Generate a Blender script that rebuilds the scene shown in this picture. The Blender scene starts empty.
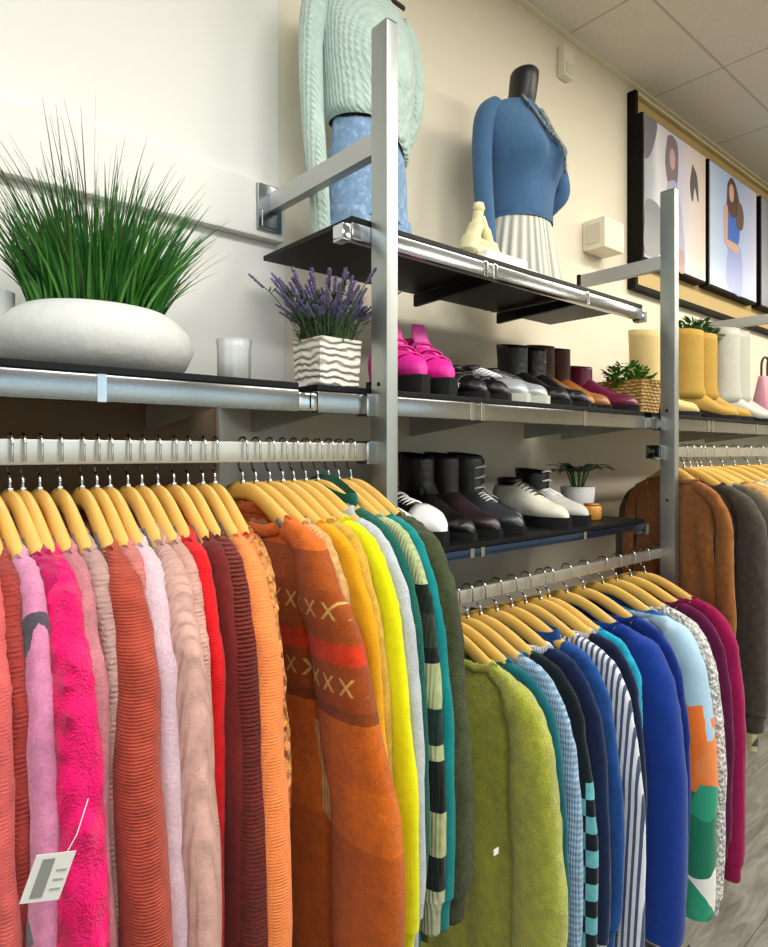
import bpy, bmesh, math, random
from mathutils import Vector, Matrix, noise
rnd = random.Random(7)
C = bpy.context.scene.collection
PI = math.pi
CAMZ = 1.45
YP = 0.88          # front plane of the rack
YW = 1.267         # wall face
H = lambda h: CAMZ + h

def lin(c):
    if isinstance(c, str):
        c = [int(c[i:i+2], 16)/255 for i in (0, 2, 4)]
    return tuple(((x/12.92) if x <= .04045 else ((x+.055)/1.055)**2.4) for x in c) + (1,)

def xat(u, Y):     # X at which a thing standing at depth Y is seen in column u
    t = (u-384)/635
    return Y*(.6533+.7571*t)/(.7571-.6533*t)

# ---------------------------------------------------------------- materials
class NT:
    def __init__(s, name):
        s.m = bpy.data.materials.new(name); s.m.use_nodes = True
        s.t = s.m.node_tree; s.b = s.t.nodes['Principled BSDF']
    def n(s, typ, **kw):
        nd = s.t.nodes.new(typ)
        for k, v in kw.items():
            if k[0] == '_': nd.inputs[k[1:].replace('_', ' ')].default_value = v
            else: setattr(nd, k, v)
        return nd
    def l(s, a, b): s.t.links.new(a, b)
    def math(s, op, a, b=None, c=None):
        nd = s.t.nodes.new('ShaderNodeMath'); nd.operation = op
        for i, x in enumerate((a, b, c)):
            if x is None: continue
            if isinstance(x, (int, float)): nd.inputs[i].default_value = x
            else: s.l(x, nd.inputs[i])
        return nd.outputs[0]
    def mix(s, f, a, b):
        nd = s.t.nodes.new('ShaderNodeMix'); nd.data_type = 'RGBA'
        for i, x in ((0, f), (6, a), (7, b)):
            if isinstance(x, (int, float)) or isinstance(x, tuple): nd.inputs[i].default_value = x
            else: s.l(x, nd.inputs[i])
        return nd.outputs[2]
    def obj(s):
        if not hasattr(s, '_o'):
            s._tc = s.t.nodes.new('ShaderNodeTexCoord'); s._o = s._tc.outputs['Object']
            sp = s.t.nodes.new('ShaderNodeSeparateXYZ'); s.l(s._o, sp.inputs[0]); s.x, s.y, s.z = sp.outputs
        return s._o
    def bump(s, h, strength, dist):
        b = s.t.nodes.new('ShaderNodeBump'); b.inputs['Strength'].default_value = strength; b.inputs['Distance'].default_value = dist
        s.l(h, b.inputs['Height']); s.l(b.outputs[0], s.b.inputs['Normal'])

def plain(name, col, rough=.5, metal=0, var=.0, vs=20, bump=0, bs=80, bd=.002, spec=None, trans=0, sheen=0, coat=0):
    k = NT(name); k.obj()
    k.b.inputs['Roughness'].default_value = rough; k.b.inputs['Metallic'].default_value = metal
    if spec is not None: k.b.inputs['Specular IOR Level'].default_value = spec
    k.b.inputs['Transmission Weight'].default_value = trans
    k.b.inputs['Sheen Weight'].default_value = sheen
    k.b.inputs['Coat Weight'].default_value = coat
    c = lin(col)
    nz = k.n('ShaderNodeTexNoise', _Scale=vs, _Detail=4.0); k.l(k.obj(), nz.inputs['Vector'])
    d = tuple(x*(1-var) for x in c[:3])+(1,)
    k.l(k.mix(nz.outputs[0], c, d), k.b.inputs['Base Color'])
    if bump:
        n2 = k.n('ShaderNodeTexNoise', _Scale=bs, _Detail=3.0); k.l(k.obj(), n2.inputs['Vector'])
        k.bump(n2.outputs[0], bump, bd)
    return k.m

def fabric(name, col, pat=None, pc=None, tex='knit', sc=1.0, st=.6, var=.25, sheen=.12, zs=None):
    k = NT(name); k.obj()
    k.b.inputs['Roughness'].default_value = .9; k.b.inputs['Specular IOR Level'].default_value = .15
    k.b.inputs['Sheen Weight'].default_value = sheen; k.b.inputs['Sheen Roughness'].default_value = .5
    c = lin(col); base = c
    def ramp(fac, stops, mode='CONSTANT'):
        r = k.n('ShaderNodeValToRGB'); r.color_ramp.interpolation = mode
        e = r.color_ramp.elements
        while len(e) < len(stops): e.new(.5)
        for i, (p, cc) in enumerate(stops): e[i].position = p; e[i].color = lin(cc) if isinstance(cc, str) else cc
        k.l(fac, r.inputs[0]); return r.outputs[0]
    if pat == 'bands':                                   # (depth below the rail, colour) from the top down
        f = k.math('MULTIPLY', k.z, -1.0/.9)
        base = ramp(f, [(max(0, p/.9), cc) for p, cc in pc])
    elif pat == 'fair':
        f = k.math('MULTIPLY', k.z, -1.0/.9)
        base = ramp(f, [(p/.9, cc) for p, cc in ((0, 'E8721C'), (.125, 'B05418'), (.17, 'A44C16'), (.235, 'D83A12'), (.257, 'A04814'), (.31, '86400F'), (.325, 'CC6414'), (.40, 'D86C10'), (.47, 'C05C10'))])
        for z0 in (.197, .285):
            yy = k.math('PINGPONG', k.y, .015)
            dz = k.math('ABSOLUTE', k.math('ADD', k.z, z0))
            dd = k.math('ABSOLUTE', k.math('SUBTRACT', k.math('MULTIPLY', dz, .8), yy))
            m = k.math('MULTIPLY', k.math('LESS_THAN', dd, .0022), k.math('LESS_THAN', dz, .0105))
            m = k.math('MULTIPLY', m, .75)
            base = k.mix(m, base, lin('EAC06A'))
    elif pat == 'vstripe':
        a = k.math('SINE', k.math('MULTIPLY', k.math('ADD', k.y, k.math('MULTIPLY', k.z, .05)), 2*PI/pc[1]))
        base = k.mix(k.math('GREATER_THAN', a, pc[2]), c, lin(pc[0]))
    elif pat == 'hstripe':
        a = k.math('SINE', k.math('MULTIPLY', k.z, 2*PI/pc[1]))
        base = k.mix(k.math('GREATER_THAN', a, pc[2]), c, lin(pc[0]))
    elif pat == 'check':
        a = k.math('GREATER_THAN', k.math('SINE', k.math('MULTIPLY', k.z, PI/.03)), 0)
        b = k.math('GREATER_THAN', k.math('SINE', k.math('MULTIPLY', k.y, PI/.028)), 0)
        xo = k.math('ABSOLUTE', k.math('SUBTRACT', a, b))
        base = k.mix(k.math('MULTIPLY', xo, k.math('LESS_THAN', k.z, -.3)), c, lin(pc))
    elif pat == 'spots':
        nz = k.n('ShaderNodeTexNoise', _Scale=70.0); k.l(k.obj(), nz.inputs['Vector']); m = None
        for y0, z0, ry, rz, sl_ in ((-.222, -.175, .011, .028, -.5), (-.236, -.365, .013, .010, -1.0), (-.25, -.335, .008, .005, -.8), (-.262, -.415, .011, .012, -.6), (-.248, -.49, .013, .010, -1.0), (-.23, -.26, .008, .02, 0), (-.14, -.22, .02, .016, .5), (-.1, -.38, .022, .016, -.5), (.05, -.3, .02, .02, .3), (-.02, -.5, .02, .015, -.5), (-.265, -.57, .02, .016, -.6), (.15, -.2, .02, .02, .4), (.2, -.4, .02, .02, -.4)):
            dy = k.math('ADD', k.y, -y0); dz = k.math('ADD', k.z, -z0); dz = k.math('ADD', dz, k.math('MULTIPLY', dy, sl_))
            e_ = k.math('ADD', k.math('ADD', k.math('POWER', k.math('ABSOLUTE', k.math('DIVIDE', dy, ry)), 1.2), k.math('POWER', k.math('ABSOLUTE', k.math('DIVIDE', dz, rz)), 1.5)), k.math('MULTIPLY', nz.outputs[0], .5))
            q_ = k.math('LESS_THAN', e_, 1.2); m = q_ if m is None else k.math('MAXIMUM', m, q_)
        base = k.mix(m, c, lin(pc))
    elif pat == 'patch':
        nz = k.n('ShaderNodeTexNoise', _Scale=9.0); k.l(k.obj(), nz.inputs['Vector'])
        mp = k.mix(.08, k.obj(), nz.outputs[1])
        v = k.n('ShaderNodeTexVoronoi', _Scale=11.0); k.l(mp, v.inputs['Vector'])
        sp = k.n('ShaderNodeSeparateColor'); k.l(v.outputs['Color'], sp.inputs[0])
        low = ramp(sp.outputs[0], [(0, '2E9A78'), (.3, '1E7A5E'), (.52, 'D8BC3A'), (.62, 'F0F0E8'), (.72, '4AB0C8'), (.85, '38A878')])
        mid = ramp(sp.outputs[1], [(0, 'EE7A34'), (.55, 'E8884A'), (.75, '2A6A60'), (.9, 'E05A28')])
        top = ramp(sp.outputs[2], [(0, 'A9CBE0'), (.75, '9CC4DC'), (.85, 'B8D6E6')])
        wob = k.math('ADD', k.z, k.math('MULTIPLY', k.math('SUBTRACT', sp.outputs[0], .5), .14))
        base = k.mix(k.math('LESS_THAN', wob, -.30), top, mid)
        base = k.mix(k.math('LESS_THAN', wob, -.50), base, low)
        base = k.mix(k.math('GREATER_THAN', k.z, -.10), base, lin('1C5CA8'))
    elif pat == 'speck':
        v = k.n('ShaderNodeTexNoise', _Scale=pc[1], _Detail=5.0); k.l(k.obj(), v.inputs['Vector'])
        base = k.mix(k.math('GREATER_THAN', v.outputs[0], pc[2]), c, lin(pc[0]))
    nz = k.n('ShaderNodeTexNoise', _Scale=55.0, _Detail=5.0); k.l(k.obj(), nz.inputs['Vector'])
    mr = k.n('ShaderNodeMapRange'); k.l(nz.outputs[0], mr.inputs[0])
    mr.inputs[1].default_value = .3; mr.inputs[2].default_value = .7; mr.inputs[3].default_value = (1-var)*.88; mr.inputs[4].default_value = (1+var*.5)*.88
    mm = k.n('ShaderNodeVectorMath', operation='SCALE')
    if isinstance(base, tuple): mm.inputs[0].default_value = base[:3]
    else: k.l(base, mm.inputs[0])
    k.l(mr.outputs[0], mm.inputs['Scale'])
    colout = mm.outputs[0]
    def wave(axis, period, dist=1.0, det=1.0):
        w = k.n('ShaderNodeTexWave', bands_direction=axis, _Scale=.314/period, _Distortion=dist, _Detail=det); w.inputs['Detail Scale'].default_value = 3
        k.l(k.obj(), w.inputs['Vector']); return w.outputs['Fac']
    fine = k.n('ShaderNodeTexNoise', _Scale=420.0, _Detail=2.0); k.l(k.obj(), fine.inputs['Vector'])
    F = fine.outputs[0]; d = .002
    if tex == 'knit': h = k.math('ADD', k.math('MULTIPLY', wave('Z', .0042*sc), wave('Y', .005*sc)), k.math('MULTIPLY', F, .7))
    elif tex == 'ribh': h = k.math('ADD', wave('Z', .006*sc, 1.5), k.math('MULTIPLY', F, .4)); d = .004
    elif tex == 'ribv': h = k.math('ADD', wave('Y', .006*sc, .3), k.math('MULTIPLY', F, .3)); d = .003
    elif tex == 'fuzz':
        n2 = k.n('ShaderNodeTexNoise', _Scale=150.0/sc, _Detail=5.0, _Roughness=.75); k.l(k.obj(), n2.inputs['Vector']); h = k.math('ADD', n2.outputs[0], k.math('MULTIPLY', F, .5)); d = .006
        sh = k.math('ADD', k.math('MULTIPLY', n2.outputs[0], .9), .55)
        m3 = k.n('ShaderNodeVectorMath', operation='SCALE'); k.l(colout, m3.inputs[0]); k.l(sh, m3.inputs['Scale']); colout = m3.outputs[0]
    elif tex == 'chunk':
        mp = k.n('ShaderNodeMapping'); mp.inputs['Scale'].default_value = (1, 1, .75); k.l(k.obj(), mp.inputs[0])
        v = k.n('ShaderNodeTexVoronoi', feature='SMOOTH_F1', _Scale=58.0/sc); k.l(mp.outputs[0], v.inputs['Vector'])
        h = k.math('ADD', k.math('MULTIPLY', v.outputs['Distance'], -1.6), k.math('MULTIPLY', F, .25)); d = .022
    elif tex == 'cable':
        a = wave('Y', .022*sc, 2.0); h = k.math('ADD', k.math('MULTIPLY', a, k.math('ADD', wave('DIAGONAL', .014*sc, 1.0), .5)), k.math('MULTIPLY', F, .2)); d = .005
    else: h = F; d = .0008
    k.l(colout, k.b.inputs['Base Color'])
    k.bump(h, st, d)
    return k.m

M = {}
M['steel'] = plain('brushed_steel', 'A4A8AC', .17, 1, .25, 12, .05, 300, .001)
M['blue_reflection'] = plain('steel_painted_blue_reflection', '46628C', .15, .9, .5, 9)  # steel with the blue reflection of nearby garments painted into its colour
M['chrome'] = plain('polished_chrome', 'BEC2C6', .1, 1, .05, 15)
M['alu'] = plain('satin_aluminium', 'ACB2B0', .38, .85, .08, 8, .04, 200, .001)
M['bracket'] = plain('grey_arm_paint', 'B9BCBA', .4, .35, .06, 10)
M['board'] = plain('black_shelf_board', '0D1012', .45, 0, .3, 8, .05, 120, .001, spec=.2)
M['white_paint'] = plain('white_bracket_paint', 'DAD9D2', .5)
M['wood'] = plain('hanger_wood', 'E8BA5E', .38, 0, .18, 18, .05, 60, .001, coat=.3)
M['pad'] = plain('hanger_grip', '6C6A66', .8, 0, .2, 100, .3, 300)
M['rail_steel'] = plain('rail_steel', 'D2D0C8', .3, .85, .1, 15)
M['black_rubber'] = plain('black_rubber', '0E0F10', .6, 0, .3, 40, spec=.25)
M['black_leather'] = plain('black_leather', '0C0C0E', .38, 0, .3, 30, .5, 60, .006, coat=.1)
M['white_leather'] = plain('white_leather', 'E8E8E6', .45, 0, .06, 30, .1, 120)
M['ceramic'] = plain('white_stone_ceramic', 'D6D8D4', .7, 0, .12, 30, .4, 45, .004)
M['cream'] = plain('cream_resin', 'E8DFAE', .5, 0, .15, 25, .2, 60)

# ---------------------------------------------------------------- mesh helpers
def link(name, me, mat, parent=None, smooth=True):
    if smooth:
        for p in me.polygons: p.use_smooth = True
    o = bpy.data.objects.new(name, me); C.objects.link(o)
    if mat: me.materials.append(mat)
    if parent: o.parent = parent
    return o

def tag(o, label=None, cat=None, group=None, kind=None):
    if label: o['label'] = label
    if cat: o['category'] = cat
    if group: o['group'] = group
    if kind: o['kind'] = kind
    return o

def thing(name, loc, label, cat, group=None, rz=0):
    o = bpy.data.objects.new(name, None); o.empty_display_size = .05; C.objects.link(o)
    o.location = loc; o.rotation_euler = (0, 0, rz)
    return tag(o, label, cat, group)

class MB:
    def __init__(s): s.v = []; s.f = []
    def add(s, vs, fs):
        b = len(s.v); s.v += [tuple(v) for v in vs]; s.f += [tuple(i+b for i in f) for f in fs]; return s
    def box(s, x0, x1, y0, y1, z0, z1, bev=0.0):
        bm = bmesh.new(); bmesh.ops.create_cube(bm, size=1)
        for v in bm.verts: v.co = ((x0+x1)/2+v.co.x*(x1-x0), (y0+y1)/2+v.co.y*(y1-y0), (z0+z1)/2+v.co.z*(z1-z0))
        if bev: bmesh.ops.bevel(bm, geom=bm.edges[:], offset=bev, segments=2, affect='EDGES', profile=.7)
        bm.verts.index_update()
        s.add([v.co.copy() for v in bm.verts], [[v.index for v in f.verts] for f in bm.faces]); bm.free(); return s
    def rings(s, rings, cap=(True, True), closed=True):
        n = len(rings[0]); vs = [p for r in rings for p in r]; fs = []
        for i in range(len(rings)-1):
            for j in range(n if closed else n-1):
                k = (j+1) % n
                fs.append((i*n+j, i*n+k, (i+1)*n+k, (i+1)*n+j))
        if cap[0]: fs.append(tuple(range(n))[::-1])
        if cap[1]: fs.append(tuple((len(rings)-1)*n+j for j in range(n)))
        return s.add(vs, fs)
    def tube(s, pts, r, n=8, cap=True, up=None):
        pts = [Vector(p) for p in pts]; rs = r if isinstance(r, (list, tuple)) else [r]*len(pts)
        rr = []; last = None
        for i, p in enumerate(pts):
            d = (pts[min(i+1, len(pts)-1)]-pts[max(i-1, 0)]).normalized()
            ref = Vector(up) if up else (last if last else (Vector((0, 0, 1)) if abs(d.z) < .9 else Vector((1, 0, 0))))
            a = (ref-d*ref.dot(d)).normalized(); b = d.cross(a); last = a
            ra, rb = rs[i] if isinstance(rs[i], tuple) else (rs[i], rs[i])
            rr.append([p+a*ra*math.cos(t)+b*rb*math.sin(t) for t in [2*PI*q/n for q in range(n)]])
        return s.rings(rr, (cap, cap))
    def lathe(s, prof, cx=0, cy=0, n=32, cap=(True, True), ex=1, ey=1):
        return s.rings([[(cx+r*ex*math.cos(2*PI*q/n), cy+r*ey*math.sin(2*PI*q/n), z) for q in range(n)] for r, z in prof], cap)
    def prism(s, poly, lo, hi, axis='x'):
        def mk(a, b, t): return {'x': (t, a, b), 'y': (a, t, b), 'z': (a, b, t)}[axis]
        return s.rings([[mk(a, b, lo) for a, b in poly], [mk(a, b, hi) for a, b in poly]])
    def build(s, name, mat, parent=None, smooth=False, shift=None, auto=None):
        me = bpy.data.meshes.new(name)
        vs = [(v[0]-shift[0], v[1]-shift[1], v[2]-shift[2]) for v in s.v] if shift else s.v
        me.from_pydata(vs, [], s.f); me.validate()
        bm = bmesh.new(); bm.from_mesh(me); bmesh.ops.recalc_face_normals(bm, faces=bm.faces[:])
        if auto:
            bm.edges.ensure_lookup_table()
            for f in bm.faces: f.smooth = True
            for e in bm.edges:
                if len(e.link_faces) == 2 and e.calc_face_angle(0) > auto: e.smooth = False
        bm.to_mesh(me); bm.free()
        return link(name, me, mat, parent, smooth and not auto)

def crom(pts, n):
    out = []; P = [Vector(p) for p in pts]
    for i in range(len(P)-1):
        p0, p1, p2, p3 = P[max(i-1, 0)], P[i], P[i+1], P[min(i+2, len(P)-1)]
        for j in range(n):
            t = j/n
            out.append(.5*((2*p1)+(-p0+p2)*t+(2*p0-5*p1+4*p2-p3)*t*t+(-p0+3*p1-3*p2+p3)*t**3))
    out.append(P[-1]); return out
def interp(tab, t):
    if t <= tab[0][0]: return tab[0][1]
    for (a, x), (b, y) in zip(tab, tab[1:]):
        if t <= b:
            q = (t-a)/(b-a); q = q*q*(3-2*q) if False else q
            return x+(y-x)*q
    return tab[-1][1]

# ---------------------------------------------------------------- setting
def structure(name, mb, mat, **k):
    o = mb.build(name, mat, **k); o['kind'] = 'structure'; return o
m_wall = plain('cream_wall_paint', 'EFE6D0', .75, 0, .03, 3, .05, 200, .001)
m_panel = plain('white_wall_panel', 'EEEEE8', .6, 0, .03, 3)
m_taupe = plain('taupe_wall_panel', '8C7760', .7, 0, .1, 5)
k = NT('ceiling_tiles'); k.obj(); k.b.inputs['Roughness'].default_value = .95
gx = k.math('ABSOLUTE', k.math('SUBTRACT', k.math('FRACT', k.math('DIVIDE', k.math('SUBTRACT', k.x, 1.93-6.1), .61)), .5))
gy = k.math('ABSOLUTE', k.math('SUBTRACT', k.math('FRACT', k.math('DIVIDE', k.math('ADD', k.y, 10.0), 1.22)), .5))
seam = k.math('MAXIMUM', k.math('GREATER_THAN', gx, .492), k.math('GREATER_THAN', gy, .496))
nz = k.n('ShaderNodeTexNoise', _Scale=90.0, _Detail=6.0); k.l(k.obj(), nz.inputs[0])
tile = k.mix(nz.outputs[0], lin('EAE6DA'), lin('D8D4C8'))
k.l(k.mix(seam, tile, lin('C0BCB0')), k.b.inputs['Base Color']); k.bump(nz.outputs[0], .3, .003)
m_ceil = k.m
k = NT('vinyl_planks'); k.obj(); k.b.inputs['Roughness'].default_value = .42
mp = k.n('ShaderNodeMapping'); mp.inputs['Scale'].default_value = (.8, 5, 1); k.l(k.obj(), mp.inputs[0])
nz = k.n('ShaderNodeTexNoise', _Scale=5.0, _Detail=9.0, _Roughness=.65, _Distortion=1.2); k.l(mp.outputs[0], nz.inputs[0])
r = k.n('ShaderNodeValToRGB'); r.color_ramp.elements[0].position = .3; r.color_ramp.elements[0].color = lin('4E4C48'); r.color_ramp.elements[1].position = .72; r.color_ramp.elements[1].color = lin('92908A'); k.l(nz.outputs[0], r.inputs[0])
gy = k.math('GREATER_THAN', k.math('ABSOLUTE', k.math('SUBTRACT', k.math('FRACT', k.math('DIVIDE', k.math('ADD', k.y, 9), .18)), .5)), .49)
k.l(k.mix(k.math('MULTIPLY', gy, .7), r.outputs[0], lin('3A3936')), k.b.inputs['Base Color'])
m_floor = k.m
XL, XR, YB, ZC = -2.6, 8.0, -4.0, H(1.455)
structure('floor', MB().box(XL, XR, YB, YW+.12, -.1, 0), m_floor)
structure('ceiling', MB().box(XL, XR, YB, YW+.12, ZC, ZC+.1), m_ceil)
structure('wall_back', MB().box(XL, XR, YW, YW+.12, 0, ZC), m_wall)
structure('wall_right', MB().box(XR, XR+.1, YB, YW, 0, ZC), m_wall)
structure('wall_left', MB().box(XL-.1, XL, YB, YW, 0, ZC), m_wall)
# shop front behind the camera: piers, head and an unseen glazed opening added for fill light
wf = MB().box(XL, -1.6, YB-.1, YB, 0, ZC).box(5.0, XR, YB-.1, YB, 0, ZC).box(-1.6, 5.0, YB-.1, YB, 2.5, ZC).box(-1.6, 5.0, YB-.1, YB, 0, .5)
structure('wall_front', wf, m_wall)
m_glass = plain('window_glass', 'F4F8F8', .02, 0, trans=1)
wfm = MB()
for x in (-1.6, .05, 1.7, 3.35, 4.95): wfm.box(x, x+.05, YB-.09, YB-.03, .5, 2.5)
wfm.box(-1.6, 5.0, YB-.09, YB-.03, .5, .55).box(-1.6, 5.0, YB-.09, YB-.03, 2.45, 2.5)
w1 = structure('fill_window_1', wfm, M['alu'])
g = MB().box(-1.6, 5.0, YB-.065, YB-.06, .5, 2.5).build('fill_window_pane', m_glass, w1)
structure('baseboard_back', MB().box(XL, XR, YW-.012, YW, 0, .1, .003), plain('dark_baseboard', '3A3632', .6))
# white panelling on the left part of the wall
structure('trim_1', MB().box(XL, xat(277, YW), YW-.006, YW, H(.585), ZC), m_panel)
structure('trim_2', MB().box(XL, xat(277, YW), YW-.03, YW, H(.475), H(.6), .004), m_panel)
structure('trim_3', MB().box(XL, .785, YW-.006, YW, H(.13), H(.475)), m_panel)
structure('trim_4', MB().box(.615, .785, YW-.02, YW, 0, H(.10), .003), m_panel)
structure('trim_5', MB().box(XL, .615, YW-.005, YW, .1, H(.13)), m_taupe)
structure('trim_6', MB().box(XL, XR, YW-.02, YW, ZC-.008, ZC, .002), m_wall)

# ---------------------------------------------------------------- rack
PX = [-.369, .727, 1.823, 2.919, 4.015]; YQ = .835
PW, PD = .026, .043
ARM = ['left end', 'between the grass planter and the mint sweater', 'beside the tan wicker basket', 'beyond the cream boots', 'far end']
for i, X in enumerate(PX):
    if i == 0: lab = 'upright steel post at the end of the pink sweaters'
    elif i == 1: lab = 'tall upright steel post in front of the mint sweater, beside the lavender pot'
    elif i == 2: lab = 'upright steel post standing between the white wall box and the two large posters'
    elif i == 3: lab = 'upright steel post whose arm meets the wall below the blue poster'
    else: lab = 'farthest upright steel post'
    t = thing('rack_post', (X, YQ, 0), lab, 'shelf post', 'steel posts of the wall rack')
    MB().box(0, PW, 0, PD, .02, H(.757), .0025).build('upright', M['alu'], t, auto=.6)
    MB().box(.001, PW-.001, .001, PD-.001, H(.757), H(.760), .001).build('cap', M['steel'], t)
    MB().box(-.03, PW+.03, -.02, PD+.05, 0, .02, .003).build('foot', M['steel'], t)
    a = MB().box(.0, .022, PD-.002, (YW-YQ-.008) if i != 2 else .305, H(.533), H(.573), .002).build('arm', M['bracket'], t, auto=.6)
    if i == 2: MB().box(-.002, .024, .305, .318, H(.531), H(.575), .002).build('arm_end_cap', M['black_rubber'], t)
    else:
        MB().box(-.03, .03, YW-YQ-.038, YW-YQ-.03, H(.49), H(.59), .002).build('wall_plate', M['steel'], t)
        MB().box(-.02, .02, YW-YQ-.04, YW-YQ-.028, H(.495), H(.53), .002).build('plate_bracket', M['steel'], t)
    for hh in (.085, .0):
        MB().box(-.02, 0.001, .03, .06, H(hh)-.022, H(hh)+.018, .003).build('clamp', M['chrome'], t, auto=.6)
    for hh in (.12, -.14, -.4):
        MB().tube([(-.001, .022, H(hh)), (.002, .022, H(hh))], .004, 10).build('screw', M['black_rubber'], t, smooth=True)

def shelf(x0, x1, h, edge_h, name, lab, yb_=YW-.01, arms=(0.1, .9), bt=.01, dark=False):
    """board with its steel front rail; h = height of the top face above eye level"""
    t = thing('wall_shelf', (x0, YP, H(h)-.05), lab, 'shelf', 'black shelves of the wall rack')
    s = (x0, YP, H(h)-.05)
    MB().box(x0, x1, YP-.0, yb_, H(h)-bt, H(h), .001).build('board', M['board'], t, shift=s)
    top = H(h)-bt-.0015
    f = MB().box(x0+.0, x1, YP-.001, YP+.02, top-edge_h, top, .003).build('front_rail', M['blue_reflection'] if dark else M['steel'], t, shift=s, auto=.6)
    for q in (.34, .37, .72):
        xx = x0+(x1-x0)*q
        MB().box(xx, xx+.012, YP-.0025, YP+.001, top-edge_h-.001, top+.001, .001).build('clip', M['chrome'], f, shift=s)
    for q in arms:
        xx = x0+(x1-x0)*q; yb = yb_-.002; yf = YP+.02
        MB().prism([(yf, top-.001), (yb, top-.001), (yb, top-(.03 if h == TS else .06)), (yf, top-.02)], xx, xx+.012, 'x').build('support_arm', M['board'] if h == TS else M['bracket'], t, shift=s)
    MB().box(x1, x1+.028, YP+.0, YP+.03, top-.034, top-.004, .004).build('end_bracket', M['chrome'], t, shift=s, auto=.6)
    MB().box(x0-.02, x0, YP+.0, YP+.03, top-.034, top-.004, .004).build('end_bracket', M['chrome'], t, shift=s, auto=.6)
    return t
SH = .114; TS = .415; LS = -.19
shelf(-.55, .575, SH, .036, '', 'black shelf with steel edge carrying the grass planter', arms=(.35, .9))
shelf(.612, 1.735, SH, .036, '', 'black shelf with steel edge carrying the pink shoes, boots and lavender pot', arms=(.07, .5, .95))
shelf(1.775, 2.89, SH, .036, '', 'black shelf with steel edge carrying the wicker basket and suede boots', arms=(.1, .9))
shelf(2.93, 4.05, SH, .036, '', 'black shelf with steel edge carrying the pink handbag', arms=(.1, .9))
shelf(.685, 1.722, TS, .03, '', 'highest black shelf, under the two dressed torsos', arms=(.42, .74), yb_=1.185)
shelf(.612, 1.735, LS, .018, '', 'low black shelf with blue reflection painted on its edge, above the lime sweater rail', arms=(.95,), dark=True)

def rail(x0, x1, h, lab, hh=.016):
    t = thing('clothes_rail', (x0, YP, H(h)), lab, 'clothes rail', 'steel clothes rails')
    s = (x0, YP, H(h))
    MB().box(x0, x1, YP-.006, YP+.006, H(h)-hh, H(h)+hh, .003).build('bar', M['rail_steel'], t, shift=s, auto=.6)
    for xx in (x0, x1-.03):
        MB().box(xx, xx+.03, YP-.012, YP+.03, H(h)-.02, H(h)+.02, .004).build('end_bracket', M['chrome'], t, shift=s, auto=.6)
rail(-.5, .745, 0, 'steel clothes rail holding the pink to green sweaters')
rail(.80, 1.87, -.295, 'low steel clothes rail holding the lime to magenta clothes', .0135)
rail(1.80, 3.0, 0, 'steel clothes rail holding the brown and beige coats')

# ---------------------------------------------------------------- hangers
DROP = [(0, 0), (.02, .0005), (.045, .006), (.08, .022), (.12, .043), (.167, .066), (.21, .09)]
def drop(a): return interp(DROP, abs(a))
HT = .046          # rail centre down to top of the wooden shoulders
def hanger_proto(loc, lab, group, rz):
    t = thing('wooden_hanger', loc, lab, 'clothes hanger', group, rz)
    mb = MB()
    pts = crom([(0, y, -HT-.013-drop(y)) for y in (-.19, -.17, -.145, -.12, -.09, -.06, -.03, 0, .03, .06, .09, .12, .145, .17, .19)], 3)
    rs = []
    for p in pts:
        a = abs(p.y)/.19
        rs.append((.0135+.001*math.sin(a*3)-(.006*max(0, a-.9)*10), .0055+.0045*a-(.005*max(0, a-.92)*10)))
    mb.tube(pts, rs, 12, up=(0, 0, 1))
    mb.build('shoulders', M['wood'], t, smooth=True)
    hk = [(0, 0, -HT-.012), (0, .001, -.034), (0, .012, -.024), (0, .0165, 0), (0, .0125, .018), (0, 0, .0225), (0, -.0115, .016), (0, -.0135, 0), (0, -.013, -.012)]
    MB().tube(crom(hk, 5), .0018, 8).build('hook', M['chrome'], t, smooth=True)
    MB().tube([(0, 0, -HT-.003), (0, 0, -HT+.003)], .004, 10).build('ferrule', M['chrome'], t, smooth=True)
    for sgn in (-1, 1):
        pp = crom([(0, sgn*y, -HT-.012-drop(y)) for y in (.11, .13, .15, .165, .178)], 4)
        MB().tube(pp, [(.0072, .0055+.0045*abs(p.y)/.21+.0024) for p in pp], 12, up=(0, 0, 1)).build('grip_pad', M['pad'], t, smooth=True)
    return t
_h = []
def hanger(X, Y, Z, lab, group, rz, pads=True):
    if not _h:
        _h.append(hanger_proto((X, Y, Z), lab, group, rz)); return _h[0]
    src = _h[0]; r = src.copy(); C.objects.link(r); r.location = (X, Y, Z); r.rotation_euler = (0, 0, rz)
    r['label'] = lab; r['group'] = group
    for ch in list(src.children):
        if not pads and ch.name.startswith('grip_pad'): continue
        c = ch.copy(); C.objects.link(c); c.parent = r
    return r

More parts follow.
